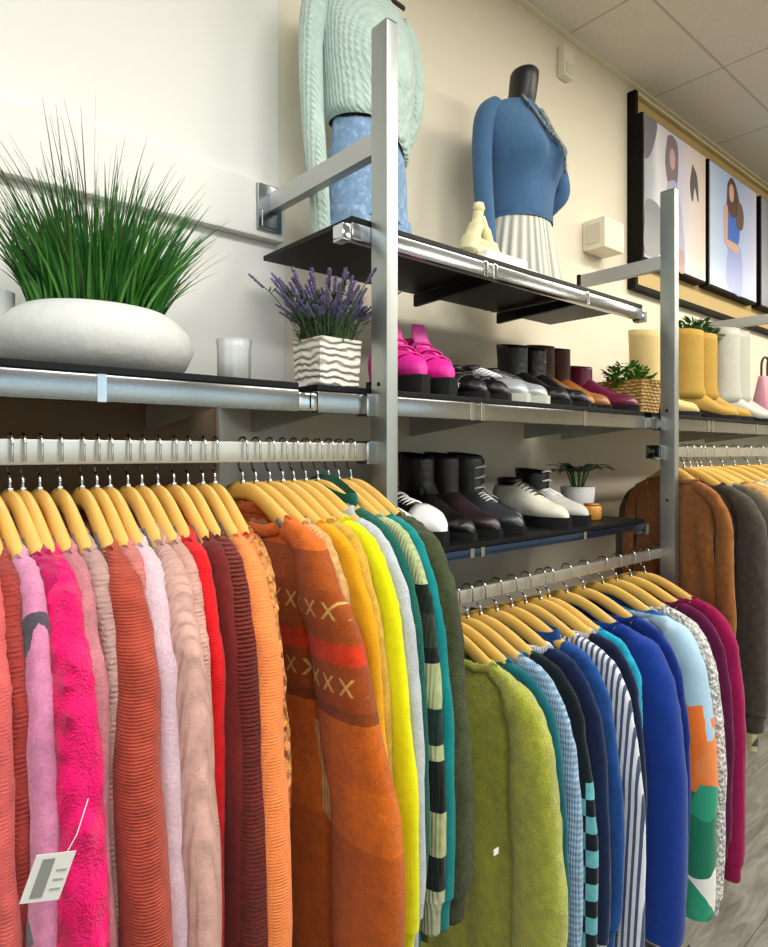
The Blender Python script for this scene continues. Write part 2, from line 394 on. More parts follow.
# ---------------------------------------------------------------- garments
def garment(u, mat, name, what, cat, group, Z=CAMZ, Y=YP, hlab=None, hw=.2, nw=.135, th=.014, L=.72, sl=.62, sw=.036, sb=.04, flare=.0,
            yaw=0.0, fz=.0015, scoop=.06, collar=None, collar_h=.012, sleeve_mat=None, cuff=True, cmat=None, sth=.0135, hang_group='', X=None, pads=True, sleeves=True, swing=0.0, placket=None, lean=0.0):
    yaw = yaw+rnd.uniform(-.012, .012)+(-.17*max(0, min(1, u/212)) if X is None and cat == 'sweater' and Z == CAMZ and u < 230 else 0)
    if X is None: X = xat(u, Y)
    hanger(X, Y, Z, 'wooden hanger holding the '+(hlab or what), hang_group, yaw, pads)
    t = thing(name, (X, Y, Z), what, cat, group, yaw)
    seed = rnd.uniform(0, 100); ph = rnd.uniform(0, 6)
    def nz(x, y, z, a=1.0, f=9):
        v = noise.noise_vector(Vector((x*f+seed, y*f, z*f)))*(.004*a)
        if fz: v += noise.noise_vector(Vector((x*110+seed, y*110, z*110)))*fz
        return v
    NY, NZ = 24, 30
    def sheet(side):
        rows = []
        for i in range(NZ+1):
            tt = i/NZ; row = []
            for j in range(NY+1):
                s = -1+2*j/NY; y = s*hw
                zt = -HT-.002-drop(y)
                if abs(y) < nw: zt += -(scoop if side < 0 else scoop*.6)*math.cos(y/nw*PI/2)**.7-.0+.004
                z = zt+(-L-zt)*tt**1.1
                yy = y*(1+flare*.6*tt-.10*math.sin(min(1, tt*2)*PI))
                ed = max(0, 1-abs(s)**4)**.5
                d = (.007+(th-.007)*min(1, tt*5))*ed*side
                fold = .0045*math.sin(y*70+ph+3*tt)*min(1, tt*2)*side*ed
                v = Vector((d+fold+swing*tt, yy+lean*tt, z))+nz(side*.3, y, z)*ed
                row.append(v)
            rows.append(row)
        return rows
    A, B = sheet(-1), sheet(1)
    loops = [A[i]+B[i][::-1][1:-1] for i in range(NZ+1)]
    for i in range(NZ+1): pass
    mb = MB().rings([[tuple(p) for p in l] for l in loops], (False, False))
    torso = mb.build('torso', mat, t, smooth=True)
    # hem band
    last = loops[-1]; mb = MB()
    rr = []
    for q in (.0, .3, 1.0):
        rr.append([(p.x*(1.12 if q else 1.0), p.y*(1-.012*q), p.z+.035-.05*q) for p in last])
    mb.rings(rr, (False, False)); mb.build('hem', cmat or sleeve_mat or mat, torso, smooth=True)
    # collar
    col = []
    for j in range(0, 41):
        a = -1+2*j/40; y = a*nw; col.append((-.008*math.sqrt(max(0, 1-a*a))-.002, y, -HT-.002-drop(y)-(scoop)*max(0, math.cos(y/nw*PI/2))**.7+.004))
    for j in range(1, 40):
        a = 1-2*j/40; y = a*nw; col.append((.008*math.sqrt(max(0, 1-a*a))+.002, y, -HT-.002-drop(y)-scoop*.6*max(0, math.cos(y/nw*PI/2))**.7+.004))
    if collar_h > .02:      # standing collar, open at the top
        rings = []
        for q in range(6):
            e = q/5
            rings.append([(p[0]*(1+.6*e)+nz(p[0], p[1], e, .6)[0], p[1]*(1-.12*e), p[2]-.01+collar_h*e*(1 if True else 0)) for p in col])
        MB().rings(rings, (False, False)).build('collar', cmat or mat, torso, smooth=True)
    else:
        pts = [Vector(p)+nz(*p, .5) for p in col]; mb = MB(); n = 8; rr = []
        for i, p in enumerate(pts):
            d = (pts[(i+1) % len(pts)]-pts[i-1]).normalized(); a = (Vector((1, 0, 0))-d*d.x).normalized(); b = d.cross(a)
            rr.append([tuple(p+a*.0042*math.cos(2*PI*q/n)+b*(.004+collar_h*.45)*math.sin(2*PI*q/n)) for q in range(n)])
        rr.append(rr[0]); mb.rings(rr, (False, False)); mb.build('collar', cmat or mat, torso, smooth=True)
    # sleeves
    if sleeves:
        for sg in (-1, 1):
            f2 = flare*hw if sg < 0 else 0
            zt = lambda a: -HT-drop(a)
            path = [(0, nw-.005, zt(nw)-.012), (0, nw*.7+hw*.3, zt(nw*.7+hw*.3)-.011), (0, nw*.35+hw*.65, zt(nw*.35+hw*.65)-.013), (.0, hw-.004, zt(hw)-.020), (0, hw+.014, zt(hw)-.060),
                    (swing*.3, hw+.021+f2*.25, -.24), (swing*.5, hw+.026+f2*.5, -.34), (swing*.8, hw+.026+f2*.9, -.46), (swing, hw+.02+f2, -sl)]
            path = [Vector((p[0], sg*(p[1]), p[2]))+Vector((0, lean*min(1, max(0, (-p[2]-.1)/.5)), 0)) for p in path]
            for i in range(4, 9): path[i] += Vector((rnd.uniform(-.003, .003), rnd.uniform(-.002, .002), 0))
            pp = crom(path, 6); n = 24; rr = []; K = len(pp)-1
            for i, p in enumerate(pp):
                a = i/K
                d = (pp[min(i+1, K)]-pp[max(i-1, 0)]).normalized(); X_ = Vector((1, 0, 0)); N_ = d.cross(X_).normalized()
                b = interp([(0, .0155), (.12, .018), (.25, .0215), (.36, sw*.68), (.5, sw*.8), (.75, sw*.4+sb*.6), (.96, sb), (1, sb*.92)], a)
                ax = interp([(0, .0118), (.12, .0125), (.3, max(.0115, sth*.8)), (.5, sth*.95), (1, sth*1.12)], a)
                if sg > 0: b *= .9
                ring = []
                for q in range(n):
                    w = 2*PI*q/n; c_, s_ = math.cos(w), math.sin(w)
                    v = p+X_*ax*math.copysign(abs(c_)**.8, c_)+N_*b*math.copysign(abs(s_)**.9, s_)
                    cr = .0008*math.sin(i*.9+3*math.sin(w+ph))*min(1, a*2)
                    v += (v-p).normalized()*cr+nz(v.x+sg, v.y, v.z, .5, 11)
                    ring.append(tuple(v))
                rr.append(ring)
            sv = MB().rings(rr, (True, False)).build('sleeve', sleeve_mat or mat, t, smooth=True)
            if cuff:
                e = pp[-1]; cr = []
                for q, (dz, s) in enumerate(((.01, 1.0), (0, .92), (-.02, .8), (-.045, .78), (-.05, .7))):
                    cr.append([(e.x+(v[0]-e.x)*s, e.y+(v[1]-e.y)*s, e.z+dz) for v in rr[-1]])
                MB().rings(cr, (False, True)).build('cuff', cmat or sleeve_mat or mat, sv, smooth=True)
    return t

G1 = 'sweaters on the long left rail'; G2 = 'tops on the low middle rail'; G3 = 'coats on the far right rail'
HG1 = 'wooden hangers on the left rail'; HG2 = 'wooden hangers on the low rail'; HG3 = 'wooden hangers on the far rail'
F = fabric
def L1(u, mat, what, name='sweater', cat='sweater', **k):
    if u < 230: k['flare'] = k.get('flare', 0)+.13; k.setdefault('nw', .158); k['hw'] = .203+rnd.uniform(-.007, .007)
    else: k.setdefault('nw', .145); k.setdefault('hw', .196); k['flare'] = k.get('flare', 0)+.03
    return garment(u, mat, name, what, cat, G1, hang_group=HG1, **k)
L1(-105, F('crimson_knit', 'A82A34', tex='knit'), 'crimson sweater at the picture edge, left of the salmon one')
L1(-24, F('brick_red_knit', '9E3A34', tex='knit'), 'dull brick red sweater squeezed between the salmon and leaf print ones', sw=.03, sb=.032, flare=-.1)
L1(-40, F('salmon_knit', 'D2605C', tex='knit', sc=.8, st=.3), 'salmon coral sweater at the left picture edge', sw=.032, sb=.036, flare=-.08)
L1(-9, F('pink_leaf_knit', 'D686AC', 'spots', '4E4A52', tex='fuzz', sc=.6, st=.3, sheen=.5), 'mauve pink sweater with dark grey leaf shapes', sw=.028, sb=.031)
L1(10, F('magenta_deep', 'C01860', tex='chunk', sc=.7), 'deep raspberry sweater showing between the leaf print and hot pink ones', sw=.026, sb=.03, flare=-.06)
L1(23, F('hot_pink_chunk', 'F81470', tex='chunk', sc=1.1, st=.8, var=.15), 'hot pink chunky popcorn knit sweater', th=.016, sth=.022, sw=.042, sb=.052, fz=.002, flare=.05)
L1(40, F('dusty_pink_fuzz', 'CC8088', tex='fuzz', sc=.7, st=.6), 'dusty rose fuzzy sweater between hot pink and mushroom', sw=.034, sb=.038)
L1(60, F('mushroom_knit', 'B8948C', tex='knit', sc=1.2), 'mushroom beige knit sweater tucked left of the rust one', sw=.03, sb=.03, flare=-.05)
L1(82, F('rust_rib', 'AE4836', tex='ribh', sc=.5, st=.45), 'rust terracotta sweater with crosswise ribbed sleeve', sth=.024, th=.016, sw=.046, sb=.06, fz=.001, flare=.03)
L1(97, F('dusty_rose_thin', 'C87870', tex='knit'), 'rose knit sweater squeezed behind the rust one', sw=.03, flare=-.08)
L1(110, F('lilac_fuzz', 'D9BAC4', tex='fuzz', sc=.5, st=.35, var=.12, sheen=.6), 'pale lilac fluffy sweater', sw=.037, sb=.04, sth=.019)
L1(128, F('blush_boucle', 'CBA094', tex='ribv', sc=1.3, st=.8, var=.2), 'blush beige cable knit cardigan with thick collar', sw=.041, sb=.048, sth=.022, collar_h=.02)
L1(142, F('rose_beige', 'C99A8C', tex='knit'), 'rosy beige sweater right of the blush cardigan', sw=.034, flare=-.06)
L1(158, F('scarlet_knit', 'D8161C', tex='knit', sc=.7, st=.3), 'scarlet red sweater showing only its shoulder', sw=.03, sb=.03, flare=-.12, collar_h=.02)
L1(174, F('oxblood_smooth', '6E1E1A', tex='fuzz', sc=.5, st=.3), 'oxblood dark sweater right of the scarlet one', sw=.034, flare=-.1)
L1(188, F('maroon_rib', '742218', tex='ribh', sc=.75, st=.9), 'maroon sweater with coarse crosswise ribs', sw=.037, sb=.04, sth=.019)
L1(203, F('peach_knit', 'F48A4A', tex='knit', sc=.8, st=.35, var=.12), 'bright peach orange sweater', sw=.038, sb=.042, sth=.02)
L1(215, F('apricot_boucle', 'F2A04E', 'speck', ('E86A2A', 14, .62), tex='chunk', sc=.45, st=.9), 'apricot boucle cardigan with nubby edge', sw=.037, sb=.03, flare=-.02, fz=.0035)
L1(243, F('fair_isle_fuzz', 'C65A18', 'fair', tex='fuzz', sc=.6, st=.6, var=.2), 'fuzzy orange sweater with cream crosses and a red band', yaw=.02, hw=.19, nw=.13, scoop=.07, sw=.045, sb=.062, flare=.3, sth=.022, th=.024, swing=.02, fz=.002)
L1(256, F('oatmeal_rib', 'D9A868', tex='ribv', sc=1.1), 'oatmeal gold ribbed sweater right of the fuzzy orange one', yaw=.0, sw=.024, flare=-.15, sl=.36, L=.5)
L1(270, F('marigold_knit', 'E2A012', tex='knit', sc=.7, st=.3, var=.1), 'marigold yellow sweater right of the fuzzy orange one', yaw=.0, sw=.04, sb=.046, flare=.1)
L1(283, F('mustard_fuzz', 'E0B040', tex='fuzz', sc=.5), 'pale mustard fuzzy sweater between marigold and neon yellow', yaw=-.02, sw=.03, flare=.02)
L1(294, F('neon_yellow_knit', 'E6E60A', tex='knit', sc=.7, st=.25, var=.1), 'neon lemon yellow sweater', yaw=.0, sw=.038, sb=.045, flare=.12)
L1(306, F('silver_grey_knit', 'BFC4CA', tex='fuzz', sc=.5, st=.4, var=.12), 'silver grey sweater with loose cowl collar', yaw=-.02, sw=.036, sb=.04, flare=.08, collar_h=.03)
L1(318, F('pine_green_knit', '0E5E50', tex='knit', sc=.8), 'pine green turtleneck sweater with high collar', collar_h=.034, yaw=-.04, sw=.034, flare=.03, nw=.12, scoop=.03)
L1(329, F('sage_block_knit', 'B4BE8A', 'bands', [(0, 'B4BE8A'), (.185, '14201A'), (.225, '2E3A2A'), (.27, '121C18'), (.29, 'AEB886'), (.35, '18302A'), (.40, 'B8BE8C'), (.42, '0E1814'), (.49, 'B4BA88'), (.55, '12201C'), (.60, 'C0C4A0')], tex='ribv', sc=.9), 'sage green sweater with black blocks down the sleeve', yaw=-.03, sw=.036, sb=.038, flare=.08)
L1(339, F('teal_knit', '0C8284', tex='knit', sc=.8, st=.3, var=.12), 'bright teal sweater left of the dark moss one', yaw=-.04, sw=.034, sb=.036, flare=.10)
L1(351, F('moss_fuzz', '46502A', tex='fuzz', sc=.7, st=1.0, var=.4), 'dark moss green fuzzy sweater at the end of the left rail', yaw=-.05, sw=.044, sb=.05, sth=.024, fz=.003, flare=.06)

def L2(u, mat, what, name='sweater', cat='sweater', **k):
    k.setdefault('hw', .194); k['flare'] = k.get('flare', 0)+.06
    return garment(u, mat, name, what, cat, G2, Z=H(-.295), hang_group=HG2, pads=False, **k)
L2(443, F('lime_chenille', 'C0C428', tex='fuzz', sc=.8, st=1.0, var=.25, sheen=.5), 'lime green chenille sweater', th=.02, sth=.026, sw=.048, sb=.052, sl=.72, fz=.003, yaw=-.02)
L2(455, F('deep_teal_knit', '12606C', tex='knit', sc=.7, st=.3), 'deep teal sweater right of the lime one', sw=.036, sb=.036, flare=-.02)
L2(468, F('powder_blue_knit', '7FA4C4', 'hstripe', ('A9C2D8', .011, 0), tex='ribv', sc=.7), 'powder blue fine striped top', sw=.034, sb=.034)
L2(481, F('aqua_check', '1C6E7A', 'check', '7FC4CC', tex='smooth'), 'teal top with aqua and black checked sleeve', sw=.034, sb=.038, sl=.78, sleeve_mat=F('aqua_black_check', '0D1A22', 'check', '6CB8C0', tex='smooth'))
L2(497, F('navy_polo', '15264A', tex='smooth'), 'navy polo top with white collar', cmat=F('white_rib', 'E8EAEE', tex='ribv'), sw=.034, sb=.036, name='polo_top', cat='top')
L2(512, F('cobalt_denim', '1F4E92', tex='smooth'), 'cobalt blue top with broad collar', sw=.03, flare=-.05, collar_h=.035, name='blouse', cat='top')
L2(526, F('grey_stripe_shirt', 'DDE2EA', 'vstripe', ('4A5876', .012, .1), tex='smooth', var=.08), 'white shirt with slate blue lengthwise stripes', sw=.044, sb=.048, sl=.78, name='striped_shirt', cat='shirt')
L2(541, F('ink_navy', '101A38', tex='smooth'), 'ink navy cardigan with white trimmed neck', cmat=F('white_rib2', 'DDE0E6', tex='ribv'), sw=.03, sb=.03, flare=-.06, name='cardigan', cat='cardigan')
L2(549, F('cyan_top', '1BA0C4', tex='smooth'), 'cyan top showing only at its shoulder', sw=.024, sb=.024, flare=-.2, name='blouse', cat='top')
L2(567, F('royal_blue', '12388E', tex='smooth', var=.1), 'royal blue long top', sth=.036, th=.02, sw=.056, sb=.056, sl=.74, cuff=False, name='tunic', cat='top')
L2(584, F('sapphire_knit', '0E2E80', tex='knit', sc=.6, st=.2), 'sapphire blue sweater behind the royal blue one', sw=.034, sl=.72, flare=-.05)
L2(603, F('patchwork', 'A9CBE0', 'patch', tex='smooth', var=.05), 'pale blue, orange and green patchwork print top', sth=.034, th=.018, sw=.05, sb=.05, sl=.77, cuff=False, name='print_top', cat='top')
L2(617, F('white_speckle', 'E2E0DC', 'speck', ('B8B4B6', 90, .56), tex='chunk', sc=.4, st=.6), 'white nubby speckled sweater', sw=.042, sb=.045, sl=.76, sth=.022)
L2(631, F('plum_knit', '5E1440', tex='knit', sc=.7, st=.3), 'dark plum sweater left of the magenta one', sw=.036, sl=.66, flare=-.03)
L2(645, F('magenta_wine', '98104E', tex='ribv', sc=.6, st=.25, var=.1), 'wine magenta sweater at the right end of the low rail', sw=.038, sb=.034, sl=.75, sth=.02)

def L3(X, mat, what, name='coat', cat='coat', **k):
    return garment(0, mat, name, what, cat, G3, X=X, hang_group=HG3, pads=False, **k)
L3(1.90, F('saddle_brown', '9A6232', tex='smooth'), 'saddle brown jacket seen behind the upright post', L=.66, sl=.55, hw=.192, nw=.11, scoop=.04, sw=.03, sb=.028, name='jacket', cat='jacket', yaw=-.5)
L3(1.985, F('charcoal_wool', '4A443C', tex='fuzz', st=.3), 'charcoal brown wool coat', yaw=-.28, sl=.72, L=.85, th=.022, sth=.026, sw=.044, sb=.046)
L3(2.03, F('olive_tweed', '5C5546', tex='fuzz', st=.3), 'olive grey coat with cream piping', yaw=-.1, sl=.7, L=.85, th=.022, sth=.026, sw=.042, cmat=F('cream_trim', 'D8CCA4', tex='knit'))
L3(2.08, F('camel_knit', 'B08A50', tex='knit'), 'camel knit cardigan hanging right of the olive coat', sl=.64, name='cardigan', cat='cardigan', th=.02, sth=.024)
L3(2.11, F('ochre_knit', 'C09A48', tex='knit'), 'ochre yellow cardigan next to the camel one', sl=.7, name='cardigan', cat='cardigan', th=.02, sth=.024)
L3(2.18, F('sand_knit', 'D9BE8C', tex='knit'), 'sand beige sweater at the right picture edge', name='sweater', cat='sweater', th=.02, sth=.024, sw=.044)
L3(2.28, F('cream_knit', 'E0CDA4', tex='knit'), 'cream knit sweater behind the sand one', name='sweater', cat='sweater', th=.02, sth=.024)
L3(2.38, F('honey_knit', 'CFA566', tex='knit'), 'honey coloured sweater right of the cream knit', name='sweater', cat='sweater', th=.02, sth=.024)
L3(2.50, F('ivory_knit', 'E8DCC0', tex='knit'), 'ivory sweater hanging past the honey one', name='sweater', cat='sweater', th=.02, sth=.024)
L3(2.62, F('tan_knit', 'C8A878', tex='knit'), 'light tan sweater farthest along the right rail', name='sweater', cat='sweater', th=.02, sth=.024)

# paper tags
t = thing('price_tag', (.27, .60, H(-.42)), 'white paper price tag hanging against the leaf print sweater', 'price tag')
def at(u, v, Y):
    X = xat(u, Y); z = .6533*X+.7571*Y
    return Vector((X, Y, CAMZ-(v-452)/635*z))
# the price tag hangs tilted; built round its own centre
tc = at(48, 877, .545); t.location = tc
tg = MB(); U = Vector((.757, -.653, .0)); V = Vector((0, 0, 1)); Nn = Vector((-.653, -.757, 0))
def tagcard(hw, hh, off, rot, th=.0006, cu=0, cv=0, sk=.5):
    m = MB(); out = []
    for d in (0, th):
        ring = []
        for a, b in ((-1, -1), (1, -1), (1, 1), (-1, 1)):
            x = cu+a*hw+sk*(b*hh+cv); y = cv+b*hh
            x2, y2 = x*math.cos(rot)-y*math.sin(rot), x*math.sin(rot)+y*math.cos(rot)
            ring.append(tuple(U*x2+V*y2+Nn*(off+d)))
        out.append(ring)
    return m.rings(out)
tagcard(.0155, .018, 0, .12).build('card', plain('tag_paper', 'E2E2DC', .7), t)
tagcard(.0048, .0145, .0007, .12, cu=-.004).build('printed_block', plain('tag_print', '8C8E88', .8), t)
for q in (-.009, -.002, .005):
    tagcard(.004, .0007, .0007, .12, cu=.009, cv=q).build('printed_line', plain('tag_line', 'A4A6A0', .8), t)
MB().tube([tuple(U*.014+V*.018), tuple(U*.02+V*.03-Nn*.005), tuple(U*.022+V*.05-Nn*.02)], .0004, 6).build('string', plain('tag_string', 'D8D8D0', .8), t)
p = at(139, 612, .665)
t = thing('size_tag', p, 'cream size tag beside the rust sweater shoulder', 'price tag')
MB().box(-.0008, .0008, -.008, .008, -.02, .016, .0004).build('card', plain('cream_tag', 'E6D9A0', .7), t)
p = at(496, 851, .66)
t = thing('care_tag', p, 'small white tag hanging by the lime sweater', 'price tag')
MB().box(-.006, .006, -.0005, .0005, -.006, .004, .0003).build('card', plain('white_tag', 'EDEDE8', .7), t)

# ---------------------------------------------------------------- grass planter
g0 = Vector((.316, 1.06, H(SH)))
t = thing('grass_planter', g0, 'tall green artificial grass in a low round white bowl', 'plant')
prof = [(.07, 0), (.105, .004), (.135, .022), (.148, .05), (.142, .075), (.122, .096), (.106, .106), (.1, .108), (.097, .104), (.094, .09)]
MB().lathe(prof, n=48, ex=1.0, ey=.88).build('bowl', M['ceramic'], t, smooth=True)
MB().lathe([(.095, .094), (.04, .1), (.0005, .1)], n=24, ey=.88, cap=(True, False)).build('soil', plain('dark_moss_soil', '1C2A16', .9), t, smooth=True)
def blades(n, seed, hmin, hmax, w, lean, rb):
    R = random.Random(seed); mb = MB()
    for i in range(n):
        a = R.uniform(0, 2*PI); r = rb*math.sqrt(R.random()); x, y = r*math.cos(a), r*math.sin(a)*.85
        h = R.uniform(hmin, hmax)*(1-.25*r/rb); dr = a+R.uniform(-.5, .5); le = lean*(r/rb*.8+.25)*R.uniform(.5, 1.3); cu = R.uniform(.0, .35)
        f = R.uniform(0, PI); wx, wy = math.cos(f), math.sin(f); vs = []
        S = 6
        for k_ in range(S+1):
            q = k_/S; o_ = le*h*(q*.6+cu*2.2*q**3*.5+q*q*.4)
            c = Vector((x+math.cos(dr)*o_, y+math.sin(dr)*o_, .095+h*(q-cu*.15*q**3)))
            ww = w*(1-q**2.2)*.5+.0002
            vs += [c+Vector((wx*ww, wy*ww, 0)), c+Vector((-wx*ww*.3, -wy*ww*.3, ww*.3)), c-Vector((wx*ww, wy*ww, 0))]
        fs = []
        for k_ in range(S):
            b = k_*3; fs += [(b, b+1, b+4, b+3), (b+1, b+2, b+5, b+4)]
        mb.add(vs, fs)
    return mb
m_gr = plain('grass_green', '2E7E2C', .45, 0, .75, 30); m_gr2 = plain('grass_light', '5A9E3C', .45, 0, .5, 40); m_gr3 = plain('grass_tips', '4A4E38', .6, 0, .4, 30)
o = blades(760, 3, .10, .25, .0052, .46, .094).build('grass', m_gr, t, smooth=True); o['kind'] = 'stuff'
o = blades(300, 4, .07, .22, .0045, .62, .095).build('grass', m_gr2, t, smooth=True); o['kind'] = 'stuff'
o = blades(120, 5, .2, .325, .0022, .5, .085).build('grass_tip', m_gr3, t, smooth=True); o['kind'] = 'stuff'

# glass votive holder
p = at(234, 376, 1.03); p.z = H(SH)
t = thing('glass_candle_holder', p, 'clear ribbed glass candle holder on the shelf right of the grass bowl', 'candle holder')
k = NT('clear_glass'); k.b.inputs['Transmission Weight'].default_value = .55; k.b.inputs['Roughness'].default_value = .2; k.b.inputs['IOR'].default_value = 1.4; k.b.inputs['Base Color'].default_value = (.97, 1, .98, 1)
mb = MB(); n = 48
def rib(r, z): return [(r*(1+.03*math.cos(q*2*PI/n*12))*math.cos(2*PI*q/n), r*(1+.03*math.cos(q*2*PI/n*12))*math.sin(2*PI*q/n), z) for q in range(n)]
mb.rings([rib(r, z) for r, z in ((.022, 0), (.028, .003), (.029, .07), (.031, .085), (.028, .085), (.026, .07), (.025, .012), (.01, .01))]).build('glass', k.m, t, smooth=True)
MB().lathe([(.02, .013), (.02, .035), (.001, .035)], n=24).build('candle', plain('wax', 'EFEFE2', .6), t, smooth=True)
p = at(-8, 380, 1.1); p.z = H(SH)
t = thing('white_vase', p, 'plain white vase at the left picture edge beside the grass bowl', 'vase')
MB().lathe([(.028, 0), (.032, .01), (.03, .11), (.03, .125), (.026, .125), (.026, .02)], n=32).build('body', M['ceramic'], t, smooth=True)

# ---------------------------------------------------------------- lavender pot
p = Vector((.682, .95, H(SH)))
t = thing('lavender_pot', p, 'purple lavender in a square white woven pot beside the tall post', 'plant', rz=0)
k = NT('white_weave'); k.obj(); k.b.inputs['Roughness'].default_value = .7; k.b.inputs['Base Color'].default_value = lin('E6E2D6')
w = k.n('ShaderNodeTexWave', bands_direction='Z', _Scale=24.0, _Distortion=6.0, _Detail=2.0); k.l(k.obj(), w.inputs[0]); k.bump(w.outputs['Fac'], .9, .005)
hwp = .046
rr = []
for s_, z in ((.9, 0), (.93, .004), (1.0, .08), (1.02, .088), (.94, .088), (.92, .07)):
    rr.append([(hwp*s_*x, hwp*s_*y, z) for x, y in ((-1, -.92), (-.92, -1), (.92, -1), (1, -.92), (1, .92), (.92, 1), (-.92, 1), (-1, .92))])
MB().rings(rr).build('pot', k.m, t)
R = random.Random(11); st_, fl, lf = MB(), MB(), MB()
for i in range(150):
    a = R.uniform(0, 2*PI); r = .04*math.sqrt(R.random()); h = R.uniform(.06, .13); l = R.uniform(.3, 1.0)*(.4+r/.04)
    b = Vector((r*math.cos(a), r*math.sin(a), .07)); e = b+Vector((math.cos(a)*l*h*.75, math.sin(a)*l*h*.6, h)); e.z = min(e.z, .245); 
    if e.y > .2: e.y = .2
    m_ = (b+e)/2+Vector((0, 0, .02)); pts = crom([b, m_, e], 4); st_.tube(pts, .0009, 5)
    d = (e-m_).normalized()
    for q in range(9):
        c = e-d*(q*.0038); r2 = .0042*(1-.05*q)*(.6 if q == 0 else 1)
        w0 = R.uniform(0, 2)
        for s3 in range(3):
            an = w0+s3*2.1; oo = Vector((math.cos(an), math.sin(an), .2))*r2
            fl.tube([c+oo*.2, c+oo+d*.002], [.0018, .0008], 5)
    for q in range(5):
        an = R.uniform(0, 2*PI); hh = R.uniform(.1, .8); c = b.lerp(m_, hh) if R.random() < .6 else m_.lerp(e, hh*.5)
        dd = Vector((math.cos(an), math.sin(an), R.uniform(.3, 1.2))).normalized()*R.uniform(.015, .032); sd = dd.cross(Vector((0, 0, 1))).normalized()*.0022
        lf.add([c, c+dd*.5+sd, c+dd, c+dd*.5-sd, c+dd*.5+Vector((0, 0, .001))], [(0, 1, 4), (1, 2, 4), (2, 3, 4), (3, 0, 4)])
st_.build('stem', plain('lavender_stem', '4C6A40', .7), t, smooth=True); lf.build('foliage', plain('lavender_leaf', '3F5C3A', .7, 0, .4, 60), t)
fl.build('flowers', plain('lavender_purple', '867CB0', .8, 0, .5, 80), t, smooth=True)

